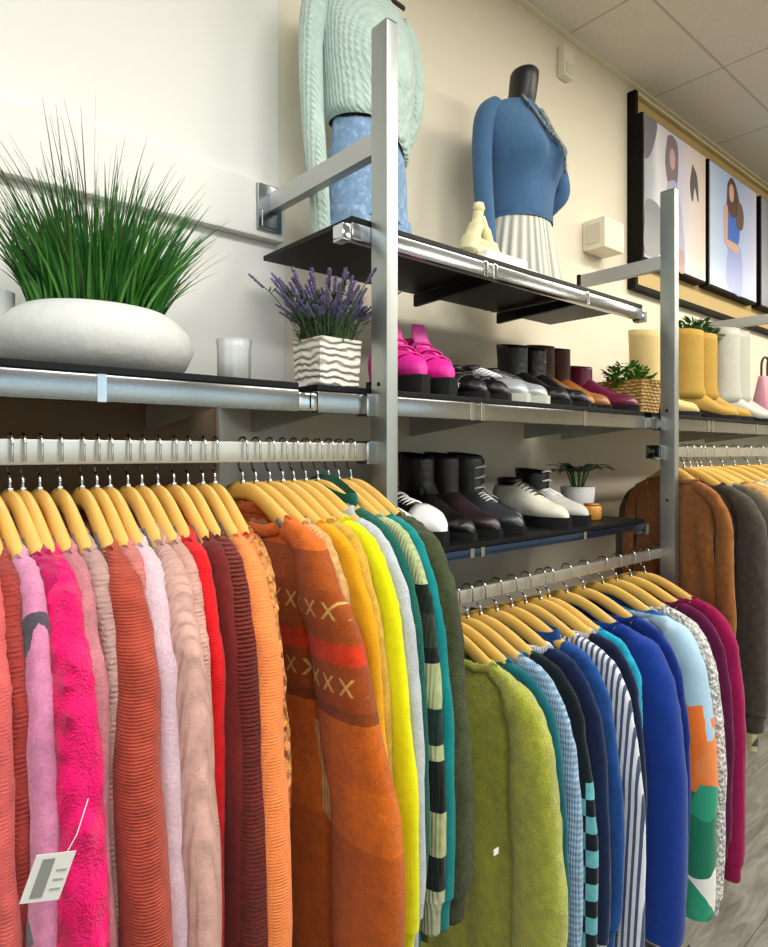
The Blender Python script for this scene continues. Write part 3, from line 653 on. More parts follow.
# ---------------------------------------------------------------- shoes
def shoe(X, h, lab, group, upper, sole, L=.25, W=.085, sole_h=.018, heel=.0, toe_h=.042, mid_h=.07, ank_h=.085, shaft=0, sr=(.04, .05), toe_pt=.5,
         laces=None, yf=.90, platform=0, shaft_mat=None, opening=True, name='shoe', cat='shoe', straps=None, rz=0.0, chunk=0, tongue=False, flareup=0, toecap=None, side=None):
    yf0 = yf
    t = thing(name, (X, yf0+L/2, H(h)), lab, cat, group, rz)
    # local: heel at +L/2, toe at -L/2
    def base(q): return heel*(1 if q < .25 else max(0, 1-(q-.25)/.45))**1.0*1.0+platform
    def hwid(q):
        a = interp([(0, .30), (.05, .62), (.15, .76), (.35, .72), (.6, .94), (.72, 1.0), (.85, .86*(1-.25*toe_pt)), (.95, .6*(1-.5*toe_pt)), (1, .22*(1-.6*toe_pt))], q)
        return a*W/2
    Q = [0, .03, .08, .15, .22, .3, .38, .46, .54, .62, .7, .78, .85, .91, .96, .99, 1]
    def top(q): return interp([(0, ank_h*.75), (.05, ank_h*.95), (.22, ank_h), (.38, ank_h*.98), (.48, mid_h), (.62, (mid_h+toe_h)/2), (.75, toe_h*1.02), (.9, toe_h*.85), (.97, toe_h*.6), (1, toe_h*.25)], q)
    rr = []; n = 20
    for q in Q:
        y = L/2-q*L; b = base(q)+sole_h*.7; w = hwid(q); hh = top(q)
        ring = []
        for i in range(n):
            a = -PI/2+2*PI*i/n; c_, s_ = math.cos(a), math.sin(a)
            wz = b+hh*(.5+.5*s_) if s_ > -.6 else b
            k_ = 1-.28*max(0, s_)**1.5 if q > .4 else 1-.38*max(0, s_)**1.5
            x = w*math.copysign(abs(c_)**.6, c_)*k_
            ring.append((x, y, wz+chunk*.004*math.sin(q*60)*max(0, s_)))
        rr.append(ring)
    up = MB().rings(rr).build('upper', upper, t, smooth=True)
    # sole
    out = []
    for q in Q: out.append((hwid(q)*1.07+.001, L/2+.003-q*(L+.008), base(q)))
    poly = [(x, y, b) for x, y, b in out]+[(-x, y, b) for x, y, b in out[::-1]]
    r0 = [(x, y, max(b-platform, 0)) for x, y, b in poly]; r1 = [(x*1.01, y, b+sole_h) for x, y, b in poly]
    m = MB(); nn = len(Q)
    vs = r0+r1; fs = [tuple((i, (i+1) % (2*nn), (i+1) % (2*nn)+2*nn, i+2*nn)) for i in range(2*nn)]
    for i in range(nn-1):
        fs += [(i, i+1, 2*nn-2-i, 2*nn-1-i), (i+2*nn, i+1+2*nn, 4*nn-2-i, 4*nn-1-i)]
    m.add(vs, fs); m.build('sole', sole, t, auto=.7)
    if heel > .012:
        MB().prism([(L/2, 0), (L/2+.002, base(0)+.002), (L/2-.062, base(.2)+.002), (L/2-.05, 0)], -W*.33, W*.33, 'x').build('heel', sole, t)
    if shaft:
        rr = []; cy = L/2-.27*L; z0 = base(.2)+ank_h*.6
        for q in range(11):
            e = q/10; z = z0+(shaft-z0+base(0))*e
            a = sr[0]*interp([(0, .85), (.25, .86), (1, 1+flareup)], e); b = sr[1]*interp([(0, 1.12), (.2, .95), (1, 1+flareup)], e)
            rr.append([(a*math.cos(2*PI*i/24)*(1+.02*math.sin(i*2+q)), cy+b*math.sin(2*PI*i/24)+.004*e, z+.006*math.sin(2*PI*i/24)*e+.0*i) for i in range(24)])
        top_ = rr[-1]; rr.append([(x*.9, cy+(y-cy)*.9, z-.002) for x, y, z in top_]); rr.append([(x*.86, cy+(y-cy)*.86, z-.05) for x, y, z in top_])
        MB().rings(rr).build('shaft', shaft_mat or upper, t, smooth=True)
    elif opening:
        cy = L/2-.22*L; zz = base(.2)+sole_h*.7+ank_h
        rr = [[(hwid(.2)*.7*s*math.cos(2*PI*i/20), cy+L*.15*s*math.sin(2*PI*i/20), zz+dz) for i in range(20)] for s, dz in ((1.05, -.012), (1.08, .004), (.95, .008), (.8, -.002), (.78, -.02))]
        MB().rings(rr).build('ankle_collar', side or upper, t, smooth=True)
    if laces:
        for i in range(5 if not shaft else 7):
            q = .62-.05*i if not shaft else .6-.035*i
            if shaft and i > 3:
                cy = L/2-.27*L-sr[1]*.97; z = base(.2)+ank_h+(i-4)*.025; pts = [(-.02, cy+.004, z), (0, cy-.004, z+.004), (.02, cy+.004, z)]
            else:
                z = base(q)+sole_h*.7+top(q)+.001; y = L/2-q*L; w = hwid(q)*.55
                pts = [(-w, y+.004, z-.008), (0, y, z+.002), (w, y-.004, z-.008)]
            MB().tube(crom(pts, 3), .0026, 6).build('lace', laces, t, smooth=True)
    if straps:
        for q in (.32, .45, .6, .74):
            z = base(q)+sole_h*.7+top(q); y = L/2-q*L; w = hwid(q)
            pts = [(-w*1.02, y, base(q)+sole_h), (-w*.85, y, z-.008), (0, y-.006, z+.004), (w*.85, y, z-.008), (w*1.02, y, base(q)+sole_h)]
            MB().tube(crom(pts, 4), [(.0025, .008)]*17, 6).build('strap', straps, t, smooth=True)
            MB().box(-w*.98-.004, -w*.98+.003, y-.01, y+.01, base(q)+sole_h+.008, base(q)+sole_h+.02, .002).build('buckle', M['chrome'], t)
    if tongue:
        cy = L/2-.40*L; z = base(.3)+ank_h
        MB().tube([(0, cy-.02, z-.01), (0, cy, z+.025), (0, cy+.006, z+.05)], [(.004, .02), (.004, .022), (.003, .016)], 10, up=(0, 1, 0)).build('tongue', laces or upper, t, smooth=True)
    if toecap:
        rr2 = []
        for q in Q[-7:]:
            y = L/2-q*L; b = base(q)+sole_h*.7; w = hwid(q)*1.04+.001; hh = top(q)*1.04+.001
            rr2.append([(w*math.copysign(abs(math.cos(-PI/2+2*PI*i/n))**.6, math.cos(-PI/2+2*PI*i/n))*(1-.28*max(0, math.sin(-PI/2+2*PI*i/n))**1.5), y-.001, b+hh*(.5+.5*math.sin(-PI/2+2*PI*i/n)) if math.sin(-PI/2+2*PI*i/n) > -.6 else b) for i in range(n)])
        MB().rings(rr2).build('toe_cap', toecap, t, smooth=True)
    return t
m_pink = plain('fuchsia_suede', 'E0209A', .6, 0, .15, 40, .4, 90, .004)
m_grey_l = plain('silver_leather', 'A9ADB0', .35, .2, .15, 40)
m_brown = plain('chocolate_suede', '4A2C1C', .7, 0, .3, 30, .2, 150)
m_amber = plain('cognac_leather', 'A8662A', .4, 0, .35, 30, .1, 100, coat=.2)
m_burg = plain('burgundy_leather', '6E1E3C', .35, 0, .25, 30, coat=.3)
m_tan_s = plain('sand_suede', 'BF9A44', .85, 0, .2, 30, .3, 150)
m_crm_s = plain('cream_suede', 'D8C080', .8, 0, .12, 30, .2, 150)
m_wgrey = plain('grey_white_leather', 'C4C4B8', .5, 0, .12, 30)
BL, WL, BR = M['black_leather'], M['white_leather'], M['black_rubber']
shoe(.905, SH, 'fuchsia chunky platform shoe nearest the tall post', 'fuchsia platform shoes', m_pink, BR, L=.21, platform=.022, mid_h=.085, toe_h=.05, ank_h=.10, straps=m_pink, laces=plain('pink_cord', 'F060B8', .6), W=.08, chunk=1, tongue=True, rz=-.22)
shoe(.985, SH, 'fuchsia chunky platform shoe on the side of the black strappy shoes', 'fuchsia platform shoes', m_pink, BR, L=.21, platform=.022, mid_h=.085, toe_h=.05, ank_h=.10, straps=m_pink, laces=plain('pink_cord2', 'F060B8', .6), W=.08, chunk=1, tongue=True, rz=-.22)
shoe(1.07, SH, 'black strappy buckled shoe right of the fuchsia shoes', 'black strappy shoes', BL, BR, L=.22, W=.072, straps=BL, ank_h=.07, mid_h=.055)
shoe(1.14, SH, 'black strappy buckled shoe left of the silver sneaker', 'black strappy shoes', BL, BR, L=.22, W=.072, straps=BL, ank_h=.075, mid_h=.055, rz=.05)
shoe(1.215, SH, 'silver grey sneaker with black collar', 'silver sneakers', m_grey_l, m_wgrey, L=.235, laces=WL, side=BL, sole_h=.022, ank_h=.08, toecap=m_grey_l)
shoe(1.30, SH, 'silver grey sneaker directly left of the black ankle boots', 'silver sneakers', m_grey_l, m_wgrey, L=.235, laces=BL, side=BL, sole_h=.022, ank_h=.08, yf=.905)
shoe(1.39, SH, 'black pointed ankle boot next to the silver sneaker', 'black pointed ankle boots', BL, BR, L=.24, shaft=.155, heel=.02, toe_pt=.9, W=.08, sr=(.036, .046))
shoe(1.475, SH, 'black pointed ankle boot next to the brown boots', 'black pointed ankle boots', BL, BR, L=.24, shaft=.155, heel=.02, toe_pt=.9, W=.08, sr=(.036, .046))
shoe(1.555, SH, 'brown ankle boot with cognac sides, left one of its pair', 'brown ankle boots', m_amber, BR, L=.235, shaft=.175, heel=.02, toe_pt=.6, W=.078, sr=(.034, .045), shaft_mat=m_brown, yf=.93)
shoe(1.635, SH, 'brown ankle boot with cognac sides, beside the burgundy boot', 'brown ankle boots', m_amber, BR, L=.235, shaft=.175, heel=.02, toe_pt=.6, W=.078, sr=(.034, .045), shaft_mat=m_brown, yf=.93)
shoe(1.705, SH, 'burgundy pointed boot at the right end of the shoe shelf', '', m_burg, BR, L=.25, shaft=.125, heel=.02, toe_pt=.8, W=.06, sr=(.028, .042), yf=.885)
shoe(2.07, SH, 'tall cream suede boot seen left of the second post', '', m_crm_s, BR, L=.23, shaft=.265, heel=.02, sr=(.04, .05), W=.08, yf=.875, rz=.7)
shoe(2.40, SH, 'tall mustard suede boot nearest the second post', 'mustard suede boots', m_tan_s, BR, L=.23, shaft=.30, heel=.03, sr=(.045, .052), W=.08, yf=.875, rz=.7)
shoe(2.52, SH, 'tall mustard suede boot on the side of the white western boots', 'mustard suede boots', m_tan_s, BR, L=.23, shaft=.30, heel=.03, sr=(.045, .052), W=.08, yf=.875, rz=.7)
shoe(2.76, SH, 'grey white western boot with pointed toe, nearer the sand boots', 'grey white western boots', m_wgrey, BR, L=.24, shaft=.35, heel=.035, toe_pt=.9, W=.075, sr=(.04, .05), yf=.87, rz=.55)
shoe(2.86, SH, 'grey white western boot standing nearer the pink handbag', 'grey white western boots', m_wgrey, BR, L=.24, shaft=.35, heel=.035, toe_pt=.9, W=.075, sr=(.04, .05), yf=.87, rz=.55)
shoe(2.65, SH, 'low white pump between the mustard boot and the western boots', '', WL, BR, L=.22, ank_h=.055, mid_h=.035, heel=.015, toe_pt=.9, W=.07, yf=.93)
shoe(3.05, SH, 'black low shoe beside the pink handbag', '', BL, m_tan_s, L=.24, yf=.90)
# low shelf
shoe(.85, LS, 'black sneaker with white toe nearest the tall post', 'black and white sneakers', BL, BR, L=.23, sole_h=.028, toecap=WL, laces=WL, ank_h=.08, toe_h=.055)
shoe(.94, LS, 'black sneaker with white toe left of the black boots', 'black and white sneakers', BL, BR, L=.23, sole_h=.028, toecap=WL, laces=WL, ank_h=.085, toe_h=.055)
shoe(1.03, LS, 'black zip ankle boot next to the white toed sneaker', 'black zip boots', BL, BR, L=.24, shaft=.165, heel=.02, sr=(.036, .05), W=.08, tongue=True)
shoe(1.115, LS, 'black zip ankle boot next to the grey lace boot', 'black zip boots', plain('dark_plum_leather', '2A1C20', .35, 0, .2), BR, L=.24, shaft=.165, heel=.02, sr=(.036, .05), W=.08)
m_gl = plain('charcoal_leather', '34363A', .35, 0, .4, 60, .3, 90, .003)
shoe(1.20, LS, 'charcoal lace boot left of the white sneakers', 'charcoal lace boots', m_gl, BR, L=.24, shaft=.17, heel=.015, sr=(.036, .05), W=.08, laces=M['bracket'])
shoe(1.29, LS, 'charcoal lace boot right behind the white sneakers', 'charcoal lace boots', m_gl, BR, L=.24, shaft=.16, heel=.015, sr=(.036, .05), W=.08, laces=M['bracket'], yf=.97)
shoe(1.385, LS, 'off-white sneaker with black collar on the low shelf', 'off-white sneakers', plain('offwhite', 'D8D4C4', .6, 0, .2, 60), BR, L=.235, laces=BL, side=BL, sole_h=.026, ank_h=.095, mid_h=.08)
shoe(1.475, LS, 'off-white and black high sneaker beside the amber jar', 'off-white sneakers', plain('offwhite2', 'C4C2BA', .6, 0, .3, 60), BR, L=.235, shaft=.14, shaft_mat=BL, sole_h=.026, laces=WL)

# amber jar and white pot plant on the low shelf
t = thing('amber_jar', (1.60, .965, H(LS)), 'small round amber candle jar on the low shelf', 'jar')
MB().lathe([(.02, 0), (.026, .004), (.027, .035), (.024, .04), (.021, .04), (.02, .03)], n=24).build('glass', plain('amber_glass', 'E0A040', .2, 0, trans=.3), t, smooth=True)
MB().lathe([(.0215, .04), (.0215, .046), (.001, .047)], n=24).build('lid', m_amber, t, smooth=True)
t = thing('potted_plant', (1.68, 1.06, H(LS)), 'dark leafed plant in a small white pot on the low shelf', 'plant')
MB().lathe([(.034, 0), (.042, .004), (.048, .05), (.05, .085), (.046, .088), (.044, .08), (.042, .07)], n=32).build('pot', M['ceramic'], t, smooth=True)
def leaf(mb, b, d, L_, w, droop, seg=7):
    d = Vector(d).normalized(); s = d.cross(Vector((0, 0, 1))).normalized(); vs = []
    for i in range(seg+1):
        q = i/seg; c = Vector(b)+d*L_*q+Vector((0, 0, -droop*q*q)); ww = w*math.sin(PI*min(1, q*.92+.06))**.8
        vs += [c+s*ww+Vector((0, 0, .15*ww)), c, c-s*ww+Vector((0, 0, .15*ww))]
    vs2 = [v-Vector((0, 0, .0006)) for v in vs]; n_ = len(vs); fs = []
    for i in range(seg):
        a = i*3; fs += [(a, a+1, a+4, a+3), (a+1, a+2, a+5, a+4), (n_+a, n_+a+3, n_+a+4, n_+a+1), (n_+a+1, n_+a+4, n_+a+5, n_+a+2)]
    mb.add(vs+vs2, fs)
lm, sm = MB(), MB()
for an, L_, e, w in ((3.3, .10, .5, .018), (2.9, .12, .3, .02), (3.8, .11, .55, .018), (.3, .12, .45, .02), (-.3, .13, .4, .02), (-1.0, .09, .8, .016), (1.2, .1, .7, .016), (4.4, .1, .5, .018), (2.2, .09, .8, .016), (-.1, .09, 1.0, .016), (3.1, .08, 1.1, .016)):
    d = Vector((math.cos(an)*1.0, math.sin(an)*.75, e)); b = Vector((math.cos(an)*.01, math.sin(an)*.01, .07)); b2 = b+Vector((math.cos(an)*.02, math.sin(an)*.02, .06)); sm.tube([b, b2], .0022, 6)
    leaf(lm, b2, d, L_, w, .045)
lm.build('leaves', plain('dark_leaf', '1F4A2A', .35, 0, .4, 30), t, smooth=True); sm.build('stems', plain('leaf_stem', '2C5A30', .6), t, smooth=True)

# ---------------------------------------------------------------- basket plants, bags
k = NT('wicker'); k.obj(); k.b.inputs['Roughness'].default_value = .7
w1_ = k.n('ShaderNodeTexWave', bands_direction='Z', _Scale=32.0, _Distortion=2.0); k.l(k.obj(), w1_.inputs[0])
w2_ = k.n('ShaderNodeTexWave', bands_direction='DIAGONAL', _Scale=24.0, _Distortion=1.0); k.l(k.obj(), w2_.inputs[0])
f = k.math('MULTIPLY', w1_.outputs['Fac'], w2_.outputs['Fac'])
k.l(k.mix(f, lin('9A7438'), lin('E0BE74')), k.b.inputs['Base Color']); k.bump(f, 1.0, .006); m_wick = k.m
def bushy(t, z, R_, n, r, hgt, mat, ll=.02, lw=.006, seed=1):
    R = random.Random(seed); mb = MB()
    for i in range(n):
        a = R.uniform(0, 2*PI); q = math.sqrt(R.random())*r; e = R.uniform(.1, 1)
        c = Vector((q*math.cos(a), q*math.sin(a), z+hgt*e*(1-.5*(q/r)**2)))
        leaf(mb, c, (math.cos(a+R.uniform(-1, 1)), math.sin(a+R.uniform(-1, 1)), R.uniform(-.1, 1.3)), ll*R.uniform(.7, 1.3), lw, .004, 3)
    mb.build('foliage', mat, t, smooth=True)
m_fresh = plain('fresh_green', '5C9A34', .5, 0, .6, 60)
t = thing('basket_plant', (1.83, .98, H(SH)), 'bright green bushy plant in a square wicker basket', 'plant')
bx_ = []
for s_, z in ((.92, 0), (.95, .003), (1, .092), (1.04, .1), (.96, .1), (.93, .07)):
    bx_.append([(.055*s_*x, .075*s_*y, z) for x, y in ((-1, -.94), (-.94, -1), (.94, -1), (1, -.94), (1, .94), (.94, 1), (-.94, 1), (-1, .94))])
MB().rings(bx_).build('basket', m_wick, t); bushy(t, .075, 1, 300, .068, .085, m_fresh, .024, .0065, 5)
t = thing('basket_plant', (2.64, 1.15, H(SH)), 'trailing green plant on a tall rattan basket behind the mustard boots', 'plant')
MB().lathe([(.06, 0), (.066, .005), (.07, .34), (.074, .35), (.066, .35), (.064, .3)], n=28).build('basket', m_wick, t, smooth=True)
bushy(t, .32, 1, 300, .1, .11, plain('mid_green', '4E8438', .5, 0, .6, 60), .032, .008, 9)
def bag(name, X, Y, W, D, Hh, mat, lab, hm):
    t = thing(name, (X, Y, H(SH)), lab, 'handbag'); rr = []
    for e in (0, .03, .3, .7, .95, 1.0):
        ww = W/2*interp([(0, .92), (.3, 1.0), (1, .8)], e); dd = D/2*interp([(0, .9), (.3, 1.0), (1, .35)], e)
        rr.append([(ww*math.copysign(abs(math.cos(a))**.5, math.cos(a)), dd*math.copysign(abs(math.sin(a))**.5, math.sin(a)), Hh*e) for a in [2*PI*i/28 for i in range(28)]])
    MB().rings(rr).build('body', mat, t, smooth=True)
    for y in (-D*.12, D*.12):
        MB().tube(crom([(-W*.22, y, Hh*.93), (-W*.2, y, Hh*1.3), (0, y, Hh*1.42), (W*.2, y, Hh*1.3), (W*.22, y, Hh*.93)], 6), .005, 8).build('handle', hm, t, smooth=True)
bag('handbag', 2.93, 1.16, .16, .09, .3, plain('lavender_fabric', '6E5E90', .8, 0, .2, 40, .3, 90), 'lavender purple fabric bag behind the western boots', plain('lavender_strap', '5E5080', .8))
bag('handbag', 3.17, 1.03, .24, .1, .22, plain('pink_fabric', 'E0A0B0', .7, 0, .1, 30), 'pink handbag with brown handles at the right picture edge', m_brown)

# ---------------------------------------------------------------- figurine on a white plinth (top shelf)
zt = H(TS)
t = thing('white_plinth', (1.19, .98, zt), 'white slab base under the cream figurine', 'plinth')
MB().box(-.10, .10, -.06, .07, 0, .022, .004).box(-.075, .075, -.045, .055, .022, .046, .004).build('slabs', plain('white_lacquer', 'F0EEE4', .4), t, auto=.6)
t = thing('figurine', (1.15, .985, zt+.046), 'cream abstract figurine with openings on a white base', 'figurine')
mb = MB()
mb.tube(crom([(-.045, 0, .0), (-.032, 0, .035), (-.015, .0, .07), (-.008, 0, .10)], 5), [(.02, .028)]*6+[(.016, .022)]*5+[(.012, .014)]*5, 12)
mb.tube(crom([(.045, 0, .0), (.03, -.0, .03), (.016, 0, .062), (.0, 0, .092)], 5), [(.02, .022)]*6+[(.013, .015)]*5+[(.01, .012)]*5, 12)
mb.tube(crom([(-.05, 0, .006), (0, 0, .012), (.05, 0, .006)], 5), [(.014, .026)]*11, 12)
mb.tube(crom([(-.03, 0, .035), (0, -.006, .03), (.032, 0, .03)], 5), .009, 10)
mb.lathe([(.001, .096), (.011, .1), (.015, .111), (.012, .123), (.001, .128)], cx=-.006, n=16)
mb.build('body', M['cream'], t, smooth=True)
# ---------------------------------------------------------------- dressed torsos on the top shelf
def loft_body(rows, n=36):
    """rows: (z, half width, front depth, back depth, centre y) -> rings; front is -y"""
    rr = []
    for z, w, f, b, cy in rows:
        ring = []
        for i in range(n):
            a = 2*PI*i/n; c_, s_ = math.cos(a), math.sin(a)
            ring.append((w*math.copysign(abs(c_)**.85, c_), cy+(s_*(b if s_ > 0 else f)), z))
        rr.append(ring)
    return rr
def smooth_rows(rows, n=4):
    return [tuple(v) for v in crom_n(rows, n)]
def crom_n(rows, n):
    out = []
    for i in range(len(rows)-1):
        p0, p1, p2, p3 = rows[max(i-1, 0)], rows[i], rows[i+1], rows[min(i+2, len(rows)-1)]
        for j in range(n):
            t = j/n
            out.append([.5*((2*b)+(-a+c)*t+(2*a-5*b+4*c-d)*t*t+(-a+3*b-3*c+d)*t**3) for a, b, c, d in zip(p0, p1, p2, p3)])
    out.append(list(rows[-1])); return out
def bust(rr, zc, amp, sep, sx=.05, sz=.05, extra=None):
    out = []
    for ring in rr:
        nr = []
        for x, y, z in ring:
            if y < 0:
                for s in (-1, 1): y -= amp*math.exp(-((x-s*sep)/sx)**2-((z-zc)/sz)**2)
            nr.append((x, y, z))
        out.append(nr)
    return out
def fold(rr, amp, f, seed):
    out = []
    for ring in rr:
        out.append([tuple(Vector(p)+noise.noise_vector(Vector((p[0]*f+seed, p[1]*f, p[2]*f*.6)))*amp) for p in ring])
    return out
# blue cardigan torso
t = thing('mannequin_torso', (1.468, 1.10, zt), 'headless black torso wearing a blue cardigan over striped skirt', 'mannequin', rz=.0)
m_blk = plain('mannequin_black', '16181A', .4)
bd = smooth_rows([(0, .135, .085, .075, .01), (.10, .13, .085, .075, .01), (.2, .10, .07, .06, .01), (.3, .115, .08, .07, .01), (.42, .145, .09, .07, .01), (.5, .15, .07, .06, .015), (.545, .12, .05, .05, .02), (.57, .05, .045, .045, .015), (.6, .042, .045, .045, .005), (.665, .042, .045, .045, -.005), (.672, .03, .03, .03, -.005)], 3)
MB().rings(loft_body(bd)).build('body', m_blk, t, smooth=True)
m_blue = F('slate_blue_knit', '4A7098', tex='smooth', var=.08, sheen=.15)
cd = smooth_rows([(.235, .112, .085, .07, .01), (.25, .118, .09, .075, .01), (.33, .128, .092, .078, .01), (.42, .155, .098, .08, .01), (.5, .165, .085, .075, .015), (.545, .145, .06, .06, .02), (.575, .075, .052, .052, .015)], 6)
rr = fold(bust(loft_body(cd, 60), .42, .035, .062), .006, 14, 3)
cg = MB().rings(rr, (False, False)).build('cardigan', m_blue, t, smooth=True)
MB().rings([[(x*1.03, y*1.03, z) for x, y, z in loft_body([(.232+q*.02, .114+q*.002, .087, .072, .01)], 48)[0]] for q in (0, 1)], (False, False)).build('hem', m_blue, cg, smooth=True)
for sg, pts in ((-1, [(-.12, .02, .535), (-.168, .02, .50), (-.185, .02, .42), (-.19, .012, .3), (-.188, .0, .17), (-.185, -.005, .09)]), (1, [(.12, .02, .535), (.165, .015, .50), (.185, -.01, .42), (.188, -.02, .36), (.175, .0, .33), (.16, .04, .30)])):
    pp = crom(pts, 6); K = len(pp)-1
    MB().tube(pp, [(.037-.010*min(1, i/K*1.1), .034-.008*i/K) for i in range(K+1)], 18, up=(1, 0, .01)).build('sleeve', m_blue, cg, smooth=True)
# grey lace edge of the neckline running down the front
pts = [(-.055, -.035, .575), (-.03, -.062, .53), (.0, -.095, .47), (.03, -.125, .42), (.06, -.115, .36)]
m_lace = F('grey_lace', 'AEB2AE', 'speck', ('6C7C88', 120, .55), tex='fuzz')
MB().tube(crom(pts, 6), [(.004, .009)]*25, 8).build('neck_trim', m_lace, cg, smooth=True)
pts = [(.055, -.03, .572), (.04, -.06, .53), (.03, -.09, .48), (.03, -.122, .43)]
MB().tube(crom(pts, 6), [(.004, .008)]*19, 8).build('neck_trim', m_lace, cg, smooth=True)
k = NT('striped_skirt'); k.obj(); k.b.inputs['Roughness'].default_value = .85
at2 = k.math('ARCTAN2', k.y, k.x); sn = k.math('SINE', k.math('MULTIPLY', at2, 26)); mr = k.math('MULTIPLY', k.math('ADD', sn, 1), .5)
k.l(k.mix(mr, lin('E6E2D4'), lin('A3A69F')), k.b.inputs['Base Color'])
rr = []
for i in range(14):
    e = i/13; z = .27-.27*e; w = .105+.068*e**.9; f = .08+.04*e
    rr.append([((w*(1+.04*e*math.sin(a*26))*math.cos(a)), .01+f*(1+.05*e*math.sin(a*26))*math.sin(a), z) for a in [2*PI*j/208 for j in range(208)]])
MB().rings(rr, (False, True)).build('skirt', k.m, t, smooth=True)

t.scale = (.84, .9, .975)
# mint sweater torso
t = thing('mannequin_torso', (.92, 1.115, zt), 'headless torso wearing a mint cable sweater and pale denim shorts', 'mannequin')
MB().rings(loft_body(bd)).build('body', m_blk, t, smooth=True)
MB().tube([(-.10, -.02, .645), (.13, -.01, .635)], .006, 10).build('hanger_bar', m_blk, t, smooth=True)
m_mint = F('mint_cable', 'CBE3DA', tex='cable', sc=.5, st=.5, var=.08, sheen=.3)
cd = smooth_rows([(.315, .13, .09, .075, .01), (.33, .15, .10, .08, .01), (.38, .155, .105, .08, .01), (.46, .165, .105, .08, .01), (.55, .172, .085, .075, .015), (.61, .14, .06, .055, .02), (.63, .08, .05, .05, .015)], 6)
rr = fold(bust(loft_body(cd, 60), .46, .02, .065, .06, .07), .006, 12, 9)
rr = [[(x, y, z-.07*max(0, x/.17+.2)*max(0, 1-(z-.3)/.2)) for x, y, z in ring] for ring in rr]
sw_ = MB().rings(rr, (False, False)).build('sweater', m_mint, t, smooth=True)
for sg, pts in ((-1, [(-.13, .02, .59), (-.178, .02, .555), (-.20, .02, .46), (-.2, .01, .3), (-.19, -.005, .15), (-.18, -.01, .03)]), (1, [(.13, .02, .59), (.178, .02, .555), (.2, .02, .46), (.19, .03, .38), (.16, .05, .32)])):
    pp = crom(pts, 8); K = len(pp)-1
    MB().tube(pp, [(.046-.020*min(1, i/K*1.1), .038-.010*i/K+.001*math.sin(i)) for i in range(K+1)], 20, up=(1, 0, .01)).build('sleeve', m_mint, sw_, smooth=True)
m_den = F('pale_denim', '8CAED4', 'speck', ('A9C4E2', 60, .58), tex='smooth', var=.2)
rr = []
for i in range(10):
    e = i/9; z = .34-.24*e; w = .115+.033*e; f = .082+.015*e
    rr.append([(w*math.cos(a), .01+f*math.sin(a), z) for a in [2*PI*j/48 for j in range(48)]])
dn = MB().rings(fold(rr, .004, 18, 5), (False, False)).build('denim_shorts', m_den, t, smooth=True)
for s in (-1, 1):
    rr = []
    for i in range(9):
        e = i/8; z = .115-.114*e; w = .08+.034*e; f = .085+.02*e
        rr.append([(s*(.068+.004*e)+w*math.cos(a), .01+f*math.sin(a), z+.004*math.sin(a*9)*e*e) for a in [2*PI*j/36 for j in range(36)]])
    MB().rings(fold(rr, .004, 22, s*4), (True, False)).build('leg', m_den, dn, smooth=True)
MB().tube([(-.11, -.02, .335), (-.06, -.07, .333), (0, -.08, .331), (.07, -.07, .33), (.11, -.03, .33)], [(.008, .005)]*5, 8).build('waistband', F('dark_denim', '4A6E92', tex='smooth'), dn, smooth=True)
MB().tube(crom([(-.10, -.081, .06), (-.07, -.096, .075), (-.04, -.096, .062), (-.07, -.098, .052)], 4), .004, 8).build('frayed_tear', F('fray_white', 'F0F0F0', tex='fuzz'), dn, smooth=True)

t.scale = (.76, .72, 1)
# ---------------------------------------------------------------- wall devices, posters
x = xat(604, YW-.09)
t = thing('wall_box', (2.105, YW, H(.775)), 'white speaker box on the wall beside the framed posters', 'wall speaker')
MB().box(-.068, .068, -.09, 0, -.055, .055, .012).build('housing', plain('ivory_plastic', 'E8E2CE', .5), t, auto=.6)
MB().box(-.0705, -.068, -.07, -.015, -.035, .035, .002).build('side_vent', plain('ivory_shade', 'D6D0BE', .6), t)
tw = thing('wall_sensor', (xat(562, YW), YW, H(1.345)), 'small white alarm sensor high on the wall near the ceiling', 'sensor')
MB().box(-.03, .03, -.03, 0, -.055, .05, .008).build('housing', plain('ivory_plastic2', 'E8E2CE', .5), tw, auto=.6)
MB().box(-.02, .02, -.033, -.03, -.045, -.01, .002).build('lens', plain('lens_white', 'D8D4C4', .3), tw)

